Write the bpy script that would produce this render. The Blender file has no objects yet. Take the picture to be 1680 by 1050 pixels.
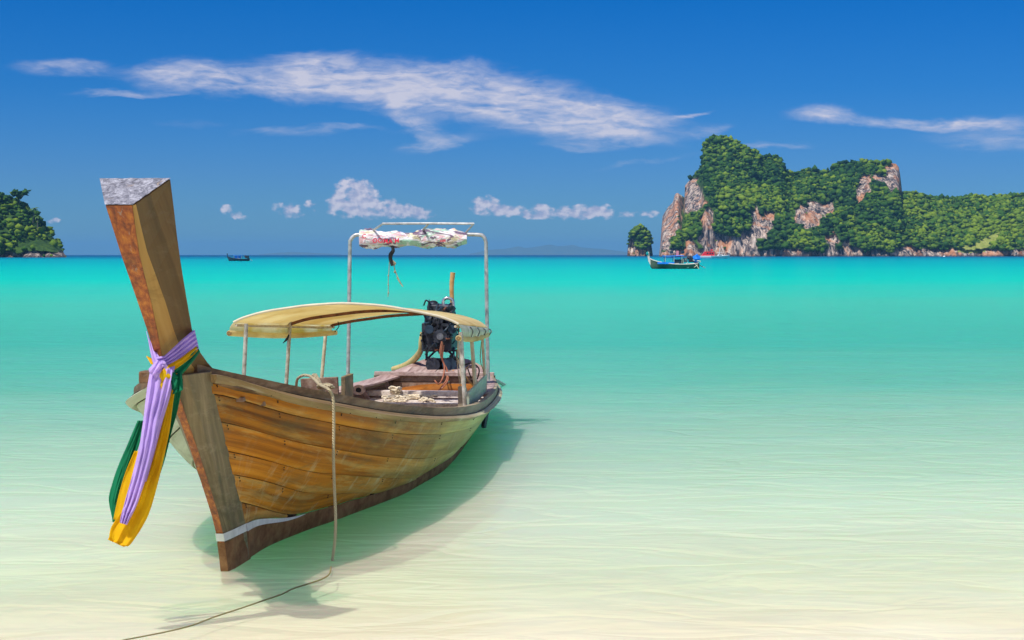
import bpy, bmesh, math, random
import numpy as np
from mathutils import Vector, Matrix, noise

random.seed(7)
rng = np.random.default_rng(11)
scn = bpy.context.scene
COL = scn.collection

# ------------------------------------------------------------------ camera
F = 2400.0          # focal length in photograph pixels
H = 1.6             # eye height over the water
cam_d = bpy.data.cameras.new('camera')
cam_d.sensor_width = 36.0
cam_d.lens = F / 1680.0 * 36.0
cam_d.shift_y = -(525 - 418) / 1680.0
cam_d.clip_end = 60000
cam_d.clip_start = 0.05
cam = bpy.data.objects.new('camera', cam_d)
COL.objects.link(cam)
cam.location = (0, 0, H)
cam.rotation_euler = (math.pi / 2, 0, 0)
scn.camera = cam

# ------------------------------------------------------------------ light
SUN = Vector((-0.62, -0.72, 1.75)).normalized()
SUN_EL = math.asin(SUN.z)
SUN_AZ = math.atan2(SUN.x, SUN.y)
sun_d = bpy.data.lights.new('sun', 'SUN')
sun_d.energy = 4.5
sun_d.angle = math.radians(0.6)
sun_d.color = (1.0, 0.955, 0.88)
sun = bpy.data.objects.new('sun', sun_d)
COL.objects.link(sun)
sun.rotation_euler = SUN.to_track_quat('Z', 'Y').to_euler()
sun.location = (-20, -20, 60)

scn.view_settings.view_transform = 'Standard'
scn.view_settings.look = 'None'
scn.view_settings.exposure = 0.06
scn.view_settings.gamma = 1.0
scn.view_settings.use_curve_mapping = False
scn.render.engine = 'CYCLES'
scn.cycles.max_bounces = 8
scn.cycles.diffuse_bounces = 4
scn.cycles.transparent_max_bounces = 12
scn.cycles.volume_bounces = 0


# ------------------------------------------------------------------ node helper
class NT:
    def __init__(s, tree):
        s.t = tree
        s.n = tree.nodes
        s.n.clear()

    def new(s, kind, **kw):
        nd = s.n.new(kind)
        for k, v in kw.items():
            setattr(nd, k, v)
        return nd

    def put(s, sock, v):
        if isinstance(v, bpy.types.NodeSocket):
            s.t.links.new(v, sock)
        elif v is not None:
            if hasattr(sock, 'default_value'):
                try:
                    sock.default_value = v
                except Exception:
                    if isinstance(v, (tuple, list)) and len(v) == 3:
                        sock.default_value = (*v, 1)
                    else:
                        raise

    def math(s, op, a, b=None, c=None, clamp=False):
        nd = s.new('ShaderNodeMath', operation=op, use_clamp=clamp)
        s.put(nd.inputs[0], a)
        if b is not None: s.put(nd.inputs[1], b)
        if c is not None: s.put(nd.inputs[2], c)
        return nd.outputs[0]

    def vmath(s, op, a, b=None, scale=None):
        nd = s.new('ShaderNodeVectorMath', operation=op)
        s.put(nd.inputs[0], a)
        if b is not None: s.put(nd.inputs[1], b)
        if scale is not None: s.put(nd.inputs['Scale'], scale)
        return nd.outputs['Value'] if op in ('LENGTH', 'DOT_PRODUCT') else nd.outputs[0]

    def sep(s, v):
        nd = s.new('ShaderNodeSeparateXYZ'); s.put(nd.inputs[0], v)
        return nd.outputs[0], nd.outputs[1], nd.outputs[2]

    def comb(s, x=0.0, y=0.0, z=0.0):
        nd = s.new('ShaderNodeCombineXYZ')
        for i, v in enumerate((x, y, z)): s.put(nd.inputs[i], v)
        return nd.outputs[0]

    def mapping(s, v, loc=(0, 0, 0), rot=(0, 0, 0), scale=(1, 1, 1), kind='POINT'):
        nd = s.new('ShaderNodeMapping', vector_type=kind)
        s.put(nd.inputs[0], v)
        nd.inputs['Location'].default_value = loc
        nd.inputs['Rotation'].default_value = rot
        nd.inputs['Scale'].default_value = scale
        return nd.outputs[0]

    def noise(s, v, scale=5.0, detail=4.0, rough=0.55, dist=0.0, typ='FBM', col=False):
        nd = s.new('ShaderNodeTexNoise', noise_dimensions='3D')
        try: nd.noise_type = typ
        except Exception: pass
        s.put(nd.inputs['Vector'], v)
        nd.inputs['Scale'].default_value = scale
        nd.inputs['Detail'].default_value = detail
        nd.inputs['Roughness'].default_value = rough
        nd.inputs['Distortion'].default_value = dist
        return nd.outputs['Color' if col else 'Fac']

    def ramp(s, fac, stops, interp='LINEAR'):
        nd = s.new('ShaderNodeValToRGB')
        cr = nd.color_ramp
        cr.interpolation = interp
        while len(cr.elements) < len(stops): cr.elements.new(0.5)
        for e, (p, c) in zip(cr.elements, stops):
            e.position = p
            if isinstance(c, (int, float)): c = (c, c, c)
            e.color = (*c[:3], 1)
        s.put(nd.inputs[0], fac)
        return nd.outputs[0]

    def maprange(s, v, a, b, c=0.0, d=1.0, smooth=False, clamp=True):
        nd = s.new('ShaderNodeMapRange', clamp=clamp)
        if smooth: nd.interpolation_type = 'SMOOTHSTEP'
        s.put(nd.inputs['Value'], v)
        for k, x in zip(('From Min', 'From Max', 'To Min', 'To Max'), (a, b, c, d)):
            nd.inputs[k].default_value = x
        return nd.outputs[0]

    def mix(s, f, a, b, blend='MIX'):
        nd = s.new('ShaderNodeMix', data_type='RGBA', blend_type=blend)
        s.put(nd.inputs[0], f)
        for k, v in ((6, a), (7, b)):
            if isinstance(v, tuple) and len(v) == 3: v = (*v, 1)
            s.put(nd.inputs[k], v)
        return nd.outputs[2]

    def bump(s, h, strength=0.3, dist=0.01, normal=None):
        nd = s.new('ShaderNodeBump')
        s.put(nd.inputs['Strength'], strength)
        nd.inputs['Distance'].default_value = dist
        s.put(nd.inputs['Height'], h)
        if normal is not None: s.put(nd.inputs['Normal'], normal)
        return nd.outputs[0]


def material(name):
    m = bpy.data.materials.new(name)
    m.use_nodes = True
    nt = NT(m.node_tree)
    return m, nt


def finish(m, nt, color, rough=0.6, normal=None, metallic=0.0, spec=0.5, trans=None, alpha=None, emit=None):
    out = nt.new('ShaderNodeOutputMaterial')
    b = nt.new('ShaderNodeBsdfPrincipled')
    if isinstance(color, tuple): color = (*color[:3], 1)
    nt.put(b.inputs['Base Color'], color)
    nt.put(b.inputs['Roughness'], rough)
    nt.put(b.inputs['Metallic'], metallic)
    nt.put(b.inputs['Specular IOR Level'], spec)
    if normal is not None: nt.put(b.inputs['Normal'], normal)
    sh = b.outputs[0]
    if trans is not None:
        t = nt.new('ShaderNodeBsdfTranslucent')
        nt.put(t.inputs[0], color)
        if normal is not None: nt.put(t.inputs['Normal'], normal)
        mx = nt.new('ShaderNodeMixShader')
        mx.inputs[0].default_value = trans
        nt.t.links.new(sh, mx.inputs[1]); nt.t.links.new(t.outputs[0], mx.inputs[2])
        sh = mx.outputs[0]
    nt.t.links.new(sh, out.inputs[0])
    return m


# ------------------------------------------------------------------ world
world = bpy.data.worlds.new('World')
scn.world = world
world.use_nodes = True
w = NT(world.node_tree)
sky = w.new('ShaderNodeTexSky')
sky.sky_type = 'NISHITA'
sky.sun_disc = False
sky.sun_elevation = SUN_EL
sky.sun_rotation = SUN_AZ
sky.air_density = 1.0
sky.dust_density = 0.2
sky.ozone_density = 2.5
geo = w.new('ShaderNodeTexCoord').outputs['Generated']
dx, dy, dz = w.sep(geo)
# polarised, saturated blue of a clear tropical noon: the whole sky graded evenly
elev = w.maprange(dz, 0.0, 0.55, 0.0, 1.0)
tint = w.ramp(elev, [(0.0, (0.215, 0.485, 0.84)), (0.10, (0.155, 0.405, 0.86)), (0.20, (0.06, 0.37, 0.86)), (0.33, (0.0, 0.345, 0.865)), (1.0, (0.0, 0.345, 0.865))])
skyc = w.mix(1.0, sky.outputs[0], tint, 'MULTIPLY')
# clouds live on the dome of directions (azimuth / elevation), in front only by name of where they stand
ysafe = w.math('MAXIMUM', dy, 0.02)
U = w.math('MULTIPLY_ADD', w.math('DIVIDE', dx, ysafe), F, 840.0)
V = w.math('MULTIPLY_ADD', w.math('DIVIDE', dz, ysafe), -F, 418.0)
uv = w.comb(U, V, 0.0)
warp1 = w.noise(w.mapping(uv, scale=(0.006, 0.016, 1), rot=(0, 0, math.radians(6))), 1.0, 5, 0.6, 0.6, col=True)
warp1 = w.vmath('SUBTRACT', warp1, (0.5, 0.5, 0.5))
uvc = w.vmath('ADD', uv, w.vmath('MULTIPLY', warp1, (90.0, 46.0, 0.0)))
warp2 = w.noise(w.mapping(uv, scale=(0.022, 0.03, 1)), 1.0, 5, 0.6, 0.3, col=True)
warp2 = w.vmath('SUBTRACT', warp2, (0.5, 0.5, 0.5))
uvk = w.vmath('ADD', uv, w.vmath('MULTIPLY', warp2, (26.0, 20.0, 0.0)))


def blobs(vec, lst):
    acc = None
    for cx, cy, rx, ry, ang, st in lst:
        mp = w.mapping(vec, loc=(cx, cy, 0), rot=(0, 0, math.radians(ang)), scale=(rx, ry, 1), kind='TEXTURE')
        mp = w.vmath('MULTIPLY', mp, (1, 1, 0))
        L = w.vmath('LENGTH', mp)
        g = w.math('MULTIPLY', w.math('EXPONENT', w.math('MULTIPLY', w.math('MULTIPLY', L, L), -1.1)), st)
        acc = g if acc is None else w.math('ADD', acc, g)
    return acc


cirrus = blobs(uvc, [
    (300, 122, 82, 24.4, 0, 0.85), (400, 138, 136, 24.4, 2, 0.85), (520, 106, 65, 17.1, 4, 0.80), (600, 138, 158, 36.6, 6, 1.00),
    (740, 152, 168, 41.5, 9, 1.00), (880, 172, 158, 36.6, 10, 0.95), (1000, 190, 116, 24.4, 5, 0.80), (985, 216, 126, 15.9, 8, 0.70),
    (690, 206, 48, 11.7, 30, 0.72), (100, 113, 74, 14.6, 2, 0.95), (210, 157, 94, 6.5, 3, 0.65), (500, 219, 136, 9.1, -3, 0.61),
    (715, 238, 63, 14.3, -10, 0.61), (945, 238, 63, 10.4, 0, 0.58), (1165, 212, 42, 10.4, -10, 0.51), (1130, 186, 36, 3.9, -14, 0.58),
    (1350, 184, 50, 15.9, -4, 0.90), (1450, 197, 116, 10.0, 3, 0.80), (1585, 201, 105, 8.0, 0, 0.75), (1640, 232, 158, 25.4, 0, 0.51),
    (1265, 240, 63, 7.8, 2, 0.65), (1050, 268, 94, 6.5, -8, 0.43), (320, 205, 84, 11.7, 0, 0.29), (1840, 180, 168, 24.4, -4, 0.70), (-220, 150, 178, 26.8, 5, 0.80)])
fil = w.noise(w.mapping(uvc, scale=(0.007, 0.045, 1), rot=(0, 0, math.radians(9))), 1.0, 6, 0.58, 0.5)
fil2 = w.noise(w.mapping(uv, scale=(0.03, 0.09, 1), rot=(0, 0, math.radians(-4))), 1.0, 3, 0.5, 0.5)
cbase = w.math('MINIMUM', cirrus, 1.15)
ff = w.math('ADD', w.math('MULTIPLY', fil, 0.68), w.math('MULTIPLY', fil2, 0.32))
ci = w.math('ADD', w.math('MULTIPLY', cbase, w.maprange(ff, 0.33, 0.62, 0.34, 1.12)), w.math('MULTIPLY', w.math('SUBTRACT', ff, 0.5), 0.35))
ci = w.math('MULTIPLY', ci, w.maprange(cirrus, 0.02, 0.4, 0, 1))
ci = w.math('MULTIPLY', w.math('POWER', w.maprange(ci, 0.04, 1.12, 0, 1), 1.35), 0.86)
cumul = blobs(uvk, [
    (583, 310, 27, 18.8, 0, 1.00), (572, 330, 31, 21.2, 0, 0.90), (600, 340, 52, 22.5, 0, 0.90), (655, 346, 38, 13.8, 0, 0.70), (695, 350, 34, 10.0, 0, 0.60),
    (795, 336, 29, 16.2, 0, 0.90), (845, 348, 49, 12.5, 0, 0.80), (893, 346, 27, 12.5, 0, 0.75), (945, 350, 49, 11.2, 0, 0.75), (988, 346, 38, 11.2, 0, 0.75), (1060, 352, 34, 7.5, 0, 0.55),
    (475, 346, 27, 12.5, 8, 0.90), (510, 334, 13, 7.5, 0, 0.60), (515, 352, 13, 6.2, 0, 0.40), (375, 345, 16, 8.8, 20, 0.80), (397, 356, 16, 5.0, 10, 0.70), (86, 362, 18, 5.0, 0, 0.60),
    (1900, 340, 67, 25.0, 0, 0.80), (1990, 350, 67, 17.5, 0, 0.70), (-150, 340, 90, 20.0, 0, 0.80)])
pf = w.noise(w.mapping(uv, scale=(0.050, 0.065, 1)), 1.0, 5, 0.5, 0.0)
cu = w.math('ADD', w.math('MINIMUM', cumul, 0.95), w.math('MULTIPLY', w.math('SUBTRACT', pf, 0.5), 2.6))
cu = w.math('MULTIPLY', cu, w.maprange(cumul, 0.05, 0.4, 0, 1))
cu = w.math('MULTIPLY', w.maprange(cu, 0.22, 0.95, 0, 1, smooth=True), 0.80)
pfs = w.noise(w.mapping(uv, loc=(0.25, 0.30, 0), scale=(0.050, 0.065, 1)), 1.0, 5, 0.5, 0.0)
lit = w.maprange(w.math('SUBTRACT', pf, pfs), -0.10, 0.12, 0, 1)
front = w.maprange(dy, 0.05, 0.15, 0, 1)
cl = w.math('MULTIPLY', w.math('MAXIMUM', ci, cu), front)
cl = w.math('MULTIPLY', cl, w.maprange(dz, 0.0, 0.01, 0, 1))
# unseen cloud round the rest of the sky, thickened to lighten the shadows
pl = w.vmath('DIVIDE', geo, w.comb(w.math('MAXIMUM', dz, 0.05), w.math('MAXIMUM', dz, 0.05), w.math('MAXIMUM', dz, 0.05)))
oth = w.noise(w.mapping(pl, scale=(0.35, 0.9, 0.0)), 1.0, 7, 0.6, 0.6)
oth = w.math('MULTIPLY', w.maprange(oth, 0.40, 0.62, 0, 0.85, smooth=True), w.maprange(dy, 0.75, 0.35, 0, 1))
cl = w.math('MAXIMUM', cl, w.math('MULTIPLY', oth, w.maprange(dz, 0.05, 0.2, 0, 1)))
cloudc = w.mix(w.math('GREATER_THAN', cu, ci), (6.6, 6.4, 7.3), w.mix(lit, (4.5, 4.4, 6.0), (7.8, 7.1, 7.7)))
skyc = w.mix(cl, skyc, cloudc)
bg = w.new('ShaderNodeBackground')
w.put(bg.inputs[0], skyc)
bg.inputs[1].default_value = 0.10
wo = w.new('ShaderNodeOutputWorld')
w.t.links.new(bg.outputs[0], wo.inputs[0])


# ------------------------------------------------------------------ mesh helpers
def tag(o, label=None, cat=None, group=None, kind=None):
    if label: o['label'] = label
    if cat: o['category'] = cat
    if group: o['group'] = group
    if kind: o['kind'] = kind
    return o


def link(name, me, parent=None):
    o = bpy.data.objects.new(name, me)
    COL.objects.link(o)
    if parent is not None: o.parent = parent
    return o


def empty(name, loc=(0, 0, 0), rz=0.0, parent=None):
    o = bpy.data.objects.new(name, None)
    COL.objects.link(o)
    o.location = loc
    o.rotation_euler = (0, 0, rz)
    o.empty_display_size = 0.1
    if parent is not None: o.parent = parent
    return o


class MB:
    def __init__(s):
        s.v = []; s.f = []

    def add(s, vs, fs):
        b = len(s.v)
        s.v += [tuple(map(float, p)) for p in vs]
        s.f += [tuple(i + b for i in f) for f in fs]
        return s

    def box(s, c, size, rz=0.0, rx=0.0, ry=0.0):
        hx, hy, hz = size[0] / 2, size[1] / 2, size[2] / 2
        M = Matrix.Rotation(rz, 3, 'Z') @ Matrix.Rotation(ry, 3, 'Y') @ Matrix.Rotation(rx, 3, 'X')
        vs = []
        for x, y, z in ((-1, -1, -1), (1, -1, -1), (1, 1, -1), (-1, 1, -1), (-1, -1, 1), (1, -1, 1), (1, 1, 1), (-1, 1, 1)):
            vs.append(tuple(M @ Vector((x * hx, y * hy, z * hz)) + Vector(c)))
        return s.add(vs, [(0, 3, 2, 1), (4, 5, 6, 7), (0, 1, 5, 4), (1, 2, 6, 5), (2, 3, 7, 6), (3, 0, 4, 7)])

    def bar(s, a, b, wd, th, up=(0, 0, 1)):
        a = Vector(a); b = Vector(b); d = (b - a).normalized(); u = Vector(up)
        x = d.cross(u)
        if x.length < 1e-4: x = d.cross(Vector((0, 1, 0)))
        x.normalize(); u = x.cross(d).normalized()
        vs = []
        for p in (a, b):
            for i, j in ((-1, -1), (1, -1), (1, 1), (-1, 1)):
                vs.append(tuple(p + x * (i * wd / 2) + u * (j * th / 2)))
        return s.add(vs, [(0, 3, 2, 1), (4, 5, 6, 7), (0, 1, 5, 4), (1, 2, 6, 5), (2, 3, 7, 6), (3, 0, 4, 7)])

    def tube(s, pts, r, n=8, smooth=0, cap=True):
        P = [Vector(p) for p in pts]
        if smooth: P = catmull(P, smooth)
        rr = r if isinstance(r, (list, tuple)) else None
        vs = []; fs = []
        up = None
        for i, p in enumerate(P):
            d = (P[min(i + 1, len(P) - 1)] - P[max(i - 1, 0)])
            if d.length < 1e-9: d = Vector((0, 0, 1))
            d.normalize()
            if up is None:
                up = d.orthogonal().normalized()
            else:
                up = (up - d * up.dot(d))
                up = up.normalized() if up.length > 1e-6 else d.orthogonal().normalized()
            q = d.cross(up)
            R = r if rr is None else float(np.interp(i / (len(P) - 1), np.linspace(0, 1, len(rr)), rr))
            for k in range(n):
                a = 2 * math.pi * k / n
                vs.append(tuple(p + (up * math.cos(a) + q * math.sin(a)) * R))
        for i in range(len(P) - 1):
            for k in range(n):
                k2 = (k + 1) % n
                fs.append((i * n + k, i * n + k2, (i + 1) * n + k2, (i + 1) * n + k))
        if cap:
            fs.append(tuple(reversed(range(n))))
            fs.append(tuple((len(P) - 1) * n + k for k in range(n)))
        return s.add(vs, fs)

    def cyl(s, a, b, r, n=16, r2=None):
        return s.tube([a, b], [r, r if r2 is None else r2], n)

    def grid(s, rows, closed=False):
        nr = len(rows); nc = len(rows[0])
        vs = [p for r in rows for p in r]
        fs = []
        for i in range(nr - 1):
            for j in range(nc - (0 if closed else 1)):
                j2 = (j + 1) % nc
                fs.append((i * nc + j, i * nc + j2, (i + 1) * nc + j2, (i + 1) * nc + j))
        return s.add(vs, fs)

    def blob(s, c, r, seed=0, amp=0.25, sub=2):
        bm = bmesh.new()
        bmesh.ops.create_icosphere(bm, subdivisions=sub, radius=1.0)
        vs = []
        for v in bm.verts:
            n = 1 + amp * noise.noise(v.co * 1.7 + Vector((seed * 3.1, seed, 0)))
            vs.append((c[0] + v.co.x * r[0] * n, c[1] + v.co.y * r[1] * n, c[2] + v.co.z * r[2] * n))
        fs = [tuple(v.index for v in f.verts) for f in bm.faces]
        bm.free()
        return s.add(vs, fs)

    def build(s, name, mat, parent=None, smooth=False, bevel=0.0, fix=True):
        me = bpy.data.meshes.new(name)
        me.from_pydata(s.v, [], s.f)
        if fix or bevel:
            bm = bmesh.new(); bm.from_mesh(me)
            if fix: bmesh.ops.recalc_face_normals(bm, faces=bm.faces)
            if bevel:
                es = [e for e in bm.edges if len(e.link_faces) == 2 and e.calc_face_angle(0) > 0.6]
                bmesh.ops.bevel(bm, geom=es, offset=bevel, segments=1, affect='EDGES')
            bm.to_mesh(me); bm.free()
        if smooth:
            me.polygons.foreach_set('use_smooth', [True] * len(me.polygons))
            try: me.set_sharp_from_angle(angle=math.radians(42))
            except Exception: pass
        if mat is not None: me.materials.append(mat)
        if getattr(s, 'board', None):
            at = me.attributes.new('board', 'FLOAT_VECTOR', 'POINT')
            at.data.foreach_set('vector', np.array(s.board, dtype=np.float32).ravel())
        return link(name, me, parent)


def catmull(P, k):
    P = [Vector(p) for p in P]
    Q = [P[0]] + P + [P[-1]]
    out = []
    for i in range(1, len(Q) - 2):
        a, b, c, d = Q[i - 1], Q[i], Q[i + 1], Q[i + 2]
        for j in range(k):
            t = j / k
            out.append(0.5 * ((2 * b) + (c - a) * t + (2 * a - 5 * b + 4 * c - d) * t * t + (3 * b - a - 3 * c + d) * t ** 3))
    out.append(P[-1])
    return out


def Wp(px, py, Y):
    """world point seen at photograph pixel (px, py) at distance Y"""
    return Vector(((px - 840) / F * Y, Y, H + (418 - py) / F * Y))


def smooth_interp(xs, ys):
    """monotone-ish cubic through the points"""
    xs = np.array(xs, float); ys = np.array(ys, float)
    d = np.diff(ys) / np.diff(xs)
    m = np.zeros_like(ys)
    m[0] = d[0]; m[-1] = d[-1]
    for i in range(1, len(xs) - 1):
        m[i] = 0 if d[i - 1] * d[i] <= 0 else 2 * d[i - 1] * d[i] / (d[i - 1] + d[i])
    def fn(x):
        x = min(max(x, xs[0]), xs[-1])
        i = min(max(int(np.searchsorted(xs, x)) - 1, 0), len(xs) - 2)
        h = xs[i + 1] - xs[i]; t = (x - xs[i]) / h
        return float((2 * t**3 - 3 * t**2 + 1) * ys[i] + (t**3 - 2 * t**2 + t) * h * m[i] + (-2 * t**3 + 3 * t**2) * ys[i + 1] + (t**3 - t**2) * h * m[i + 1])
    return fn


# ------------------------------------------------------------------ materials
def obj_coord(nt):
    return nt.new('ShaderNodeTexCoord').outputs['Object']


def obj_random(nt):
    return nt.new('ShaderNodeObjectInfo').outputs['Random']


def wood(name, dark, mid, light, grain=(26, 1.3, 26), scuff=0.35, scuffc=(0.42, 0.36, 0.25), rough=0.6, aged=None, agedrange=(2.6, 4.6), rnd=0.5, bumps=0.5, spec=.3, along=None):
    m, nt = material(name)
    co = obj_coord(nt)
    rd = obj_random(nt)
    gc = co
    if along == 'plank':        # across, along, which board: the grain follows each board round the hull
        gc = nt.new('ShaderNodeAttribute', attribute_name='board').outputs['Vector']
    elif along == 'raked':      # grain runs up the raked timber
        x_, y_, z_ = nt.sep(co)
        gc = nt.comb(x_, nt.math('ADD', y_, nt.math('MULTIPLY', z_, 0.82)), z_)
    off = nt.comb(nt.math('MULTIPLY', rd, 13.0), nt.math('MULTIPLY', rd, 7.0), nt.math('MULTIPLY', rd, 5.0))
    c2 = nt.vmath('ADD', gc, off)
    fine_g = grain[0] > 20
    g = nt.noise(nt.mapping(c2, scale=grain), 1.0, 6, 0.62, 0.12 if fine_g else 0.8)
    g2 = nt.noise(nt.mapping(c2, scale=(grain[0] * .25, grain[1] * .30, grain[2] * .25) if grain[0] > 20 else (grain[0] * .12, grain[1] * .7, grain[2] * .12)), 1.0, 4, 0.6, 0.1 if fine_g else 0.6)
    f = nt.math('ADD', nt.math('MULTIPLY', g, 0.55), nt.math('MULTIPLY', g2, 0.45))
    col = nt.ramp(f, [(0.37, dark), (0.49, mid), (0.62, light)])
    fine = None
    if aged is not None:
        x, y, z = nt.sep(co)
        n = nt.noise(co, 2.2, 5, 0.6, 0.4)
        a = nt.math('ADD', y, nt.math('MULTIPLY', nt.math('SUBTRACT', n, 0.5), 2.4))
        a = nt.math('SUBTRACT', a, nt.math('MULTIPLY', nt.math('SUBTRACT', 0.45, z), 0.9))
        k = nt.maprange(a, agedrange[0], agedrange[1], 0, 1, smooth=True)
        ac = nt.ramp(f, [(0.33, tuple(c * .62 for c in aged)), (0.52, aged), (0.68, tuple(min(1, c * 1.35) for c in aged))])
        col = nt.mix(k, col, ac)
    # worn, chalky scuffs, longer along the grain
    sn = nt.noise(nt.mapping(c2, scale=(12, 1.2, 20) if grain[0] > 20 else (9, 3.0, 11)), 1.0, 8, 0.72, 0.3)
    zz = nt.sep(co)[2]
    lowk = nt.maprange(zz, 0.05, 0.75, 0.09, 0.0)
    sk = nt.math('MULTIPLY', nt.maprange(nt.math('ADD', sn, lowk), 0.55, 0.64, 0, 1), scuff)
    col = nt.mix(sk, col, scuffc)
    # dark weather stains
    dn = nt.noise(nt.mapping(c2, loc=(3, 1, 7), scale=(5, 0.8, 16) if grain[0] > 20 else (5, 1.8, 6)), 1.0, 7, 0.7, 0.1 if fine_g else 0.5)
    dk = nt.math('MULTIPLY', nt.maprange(dn, 0.56, 0.72, 0, 1), 0.6)
    col = nt.mix(dk, col, tuple(c * 0.42 for c in dark))
    if along == 'plank':        # salt, scrapes and old dirt that ignore the board edges
        gn = nt.noise(nt.mapping(co, scale=(2.2, 1.1, 4.5)), 1.0, 8, 0.72, 0.4)
        col = nt.mix(nt.math('MULTIPLY', nt.maprange(gn, 0.50, 0.66, 0, 0.62), nt.maprange(nt.sep(co)[1], 2.0, 4.5, 1, 0.45)), col, (0.17, 0.125, 0.05))
        st_ = nt.noise(nt.mapping(co, loc=(2, 9, 4), scale=(5, 7, 1.6)), 1.0, 7, 0.72, 0.2)
        col = nt.mix(nt.math('MULTIPLY', nt.maprange(st_, 0.54, 0.66, 0, 0.6), nt.maprange(zz, 0.62, 0.2, 0.1, 1)), col, (0.62, 0.58, 0.36))
        pits = nt.noise(co, 55, 4, 0.7)
        col = nt.mix(nt.maprange(pits, 0.66, 0.72, 0, 0.6), col, (0.07, 0.045, 0.02))
    br = nt.math('MULTIPLY_ADD', rd, rnd, 1 - rnd / 2)
    col = nt.vmath('SCALE', col, scale=br)
    h = nt.math('ADD', g, nt.math('MULTIPLY', sn, 0.8))
    return finish(m, nt, col, nt.maprange(f, 0.3, 0.7, rough - .12, rough + .15), nt.bump(h, bumps, 0.006), spec=spec)


M = {}
M['plank'] = wood('hull_plank_wood', (0.17, 0.050, 0.004), (0.44, 0.145, 0.009), (0.66, 0.26, 0.022), grain=(34, 0.7, 34), scuff=0.42, scuffc=(0.60, 0.44, 0.15), aged=(0.62, 0.66, 0.28), agedrange=(1.6, 4.6), rnd=0.45, rough=0.55, bumps=.4, spec=.14, along='plank')
M['plank_pale'] = wood('sunlit_hull_plank_wood', (0.34, 0.36, 0.24), (0.48, 0.50, 0.35), (0.58, 0.60, 0.45), grain=(22, 1.0, 22), scuff=0.4, scuffc=(0.5, 0.5, 0.4), rnd=0.2, rough=0.6, along='plank')  # paler hull wood for starboard: sunlight on that side painted into the colour
M['wale'] = wood('rubbing_strake_wood', (0.14, 0.078, 0.028), (0.28, 0.175, 0.07), (0.42, 0.29, 0.14), scuff=0.5, scuffc=(0.55, 0.50, 0.38), aged=(0.50, 0.47, 0.28), rnd=0.2, along='plank')
M['rail'] = wood('dark_rail_wood', (0.07, 0.034, 0.016), (0.19, 0.10, 0.045), (0.34, 0.21, 0.11), scuff=0.35, scuffc=(0.35, 0.27, 0.2), aged=(0.36, 0.30, 0.20), agedrange=(2.4, 4.8), rnd=0.2)
M['stem'] = wood('stem_board_wood', (0.11, 0.075, 0.035), (0.19, 0.135, 0.068), (0.30, 0.22, 0.12), grain=(18, 18, 1.6), scuff=0.3, scuffc=(0.42, 0.34, 0.22), rnd=0.1, rough=0.5, along='raked')
M['deckwood'] = wood('sun_bleached_board', (0.34, 0.26, 0.22), (0.52, 0.43, 0.38), (0.68, 0.60, 0.54), scuff=0.5, scuffc=(0.75, 0.70, 0.64), rnd=0.35)
M['capwood'] = wood('purple_grey_worn_board', (0.22, 0.13, 0.11), (0.36, 0.24, 0.21), (0.50, 0.38, 0.34), scuff=0.4, scuffc=(0.6, 0.5, 0.45), rnd=0.25)
M['inner'] = wood('inner_hull_wood', (0.10, 0.055, 0.035), (0.20, 0.12, 0.08), (0.32, 0.22, 0.15), scuff=0.35, scuffc=(0.4, 0.33, 0.26), rnd=0.3)
M['orange'] = wood('varnished_orange_board', (0.34, 0.10, 0.02), (0.55, 0.19, 0.03), (0.66, 0.27, 0.05), grain=(2, 20, 20), scuff=0.1, rough=0.35, rnd=0.1)
M['greenboard'] = wood('faded_green_board', (0.20, 0.27, 0.20), (0.33, 0.42, 0.32), (0.45, 0.52, 0.40), scuff=0.4, rnd=0.1)


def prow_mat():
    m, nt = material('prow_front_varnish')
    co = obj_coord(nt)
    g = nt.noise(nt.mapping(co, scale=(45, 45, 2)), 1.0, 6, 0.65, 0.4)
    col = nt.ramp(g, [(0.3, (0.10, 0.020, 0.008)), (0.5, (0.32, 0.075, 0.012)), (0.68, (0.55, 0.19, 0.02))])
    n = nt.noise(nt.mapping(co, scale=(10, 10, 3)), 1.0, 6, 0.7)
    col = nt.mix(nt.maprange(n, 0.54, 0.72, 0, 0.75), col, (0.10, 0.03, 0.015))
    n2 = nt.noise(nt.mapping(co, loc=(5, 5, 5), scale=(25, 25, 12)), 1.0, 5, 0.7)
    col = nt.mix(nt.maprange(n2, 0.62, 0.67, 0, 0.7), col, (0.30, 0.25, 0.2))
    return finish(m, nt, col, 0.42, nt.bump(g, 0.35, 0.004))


def flat(name, c, rough=0.6, metallic=0.0, var=0.25, scale=20, bumps=0.2, spec=0.4, trans=None, c2=None, lo=.35, hi=.65):
    m, nt = material(name)
    co = obj_coord(nt)
    n = nt.noise(co, scale, 6, 0.65, 0.3)
    b = c2 if c2 is not None else tuple(x * (1 + var) for x in c)
    a = c if c2 is not None else tuple(x * (1 - var) for x in c)
    col = nt.ramp(n, [(lo, a), (hi, b)])
    return finish(m, nt, col, rough, nt.bump(n, bumps, 0.004), metallic, spec, trans)


M['prow_front'] = prow_mat()
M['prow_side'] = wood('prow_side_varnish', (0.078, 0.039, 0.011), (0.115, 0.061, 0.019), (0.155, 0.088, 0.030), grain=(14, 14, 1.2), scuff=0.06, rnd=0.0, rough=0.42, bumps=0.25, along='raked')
M['prow_edge_lit'] = wood('prow_bevel_sunlit', (0.26, 0.125, 0.025), (0.36, 0.19, 0.042), (0.44, 0.26, 0.07), grain=(14, 14, 1.2), scuff=0.08, rnd=0.0, rough=0.45, bumps=0.25, along='raked')  # lighter copy of the side varnish: the sunlit strip is painted in


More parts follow.
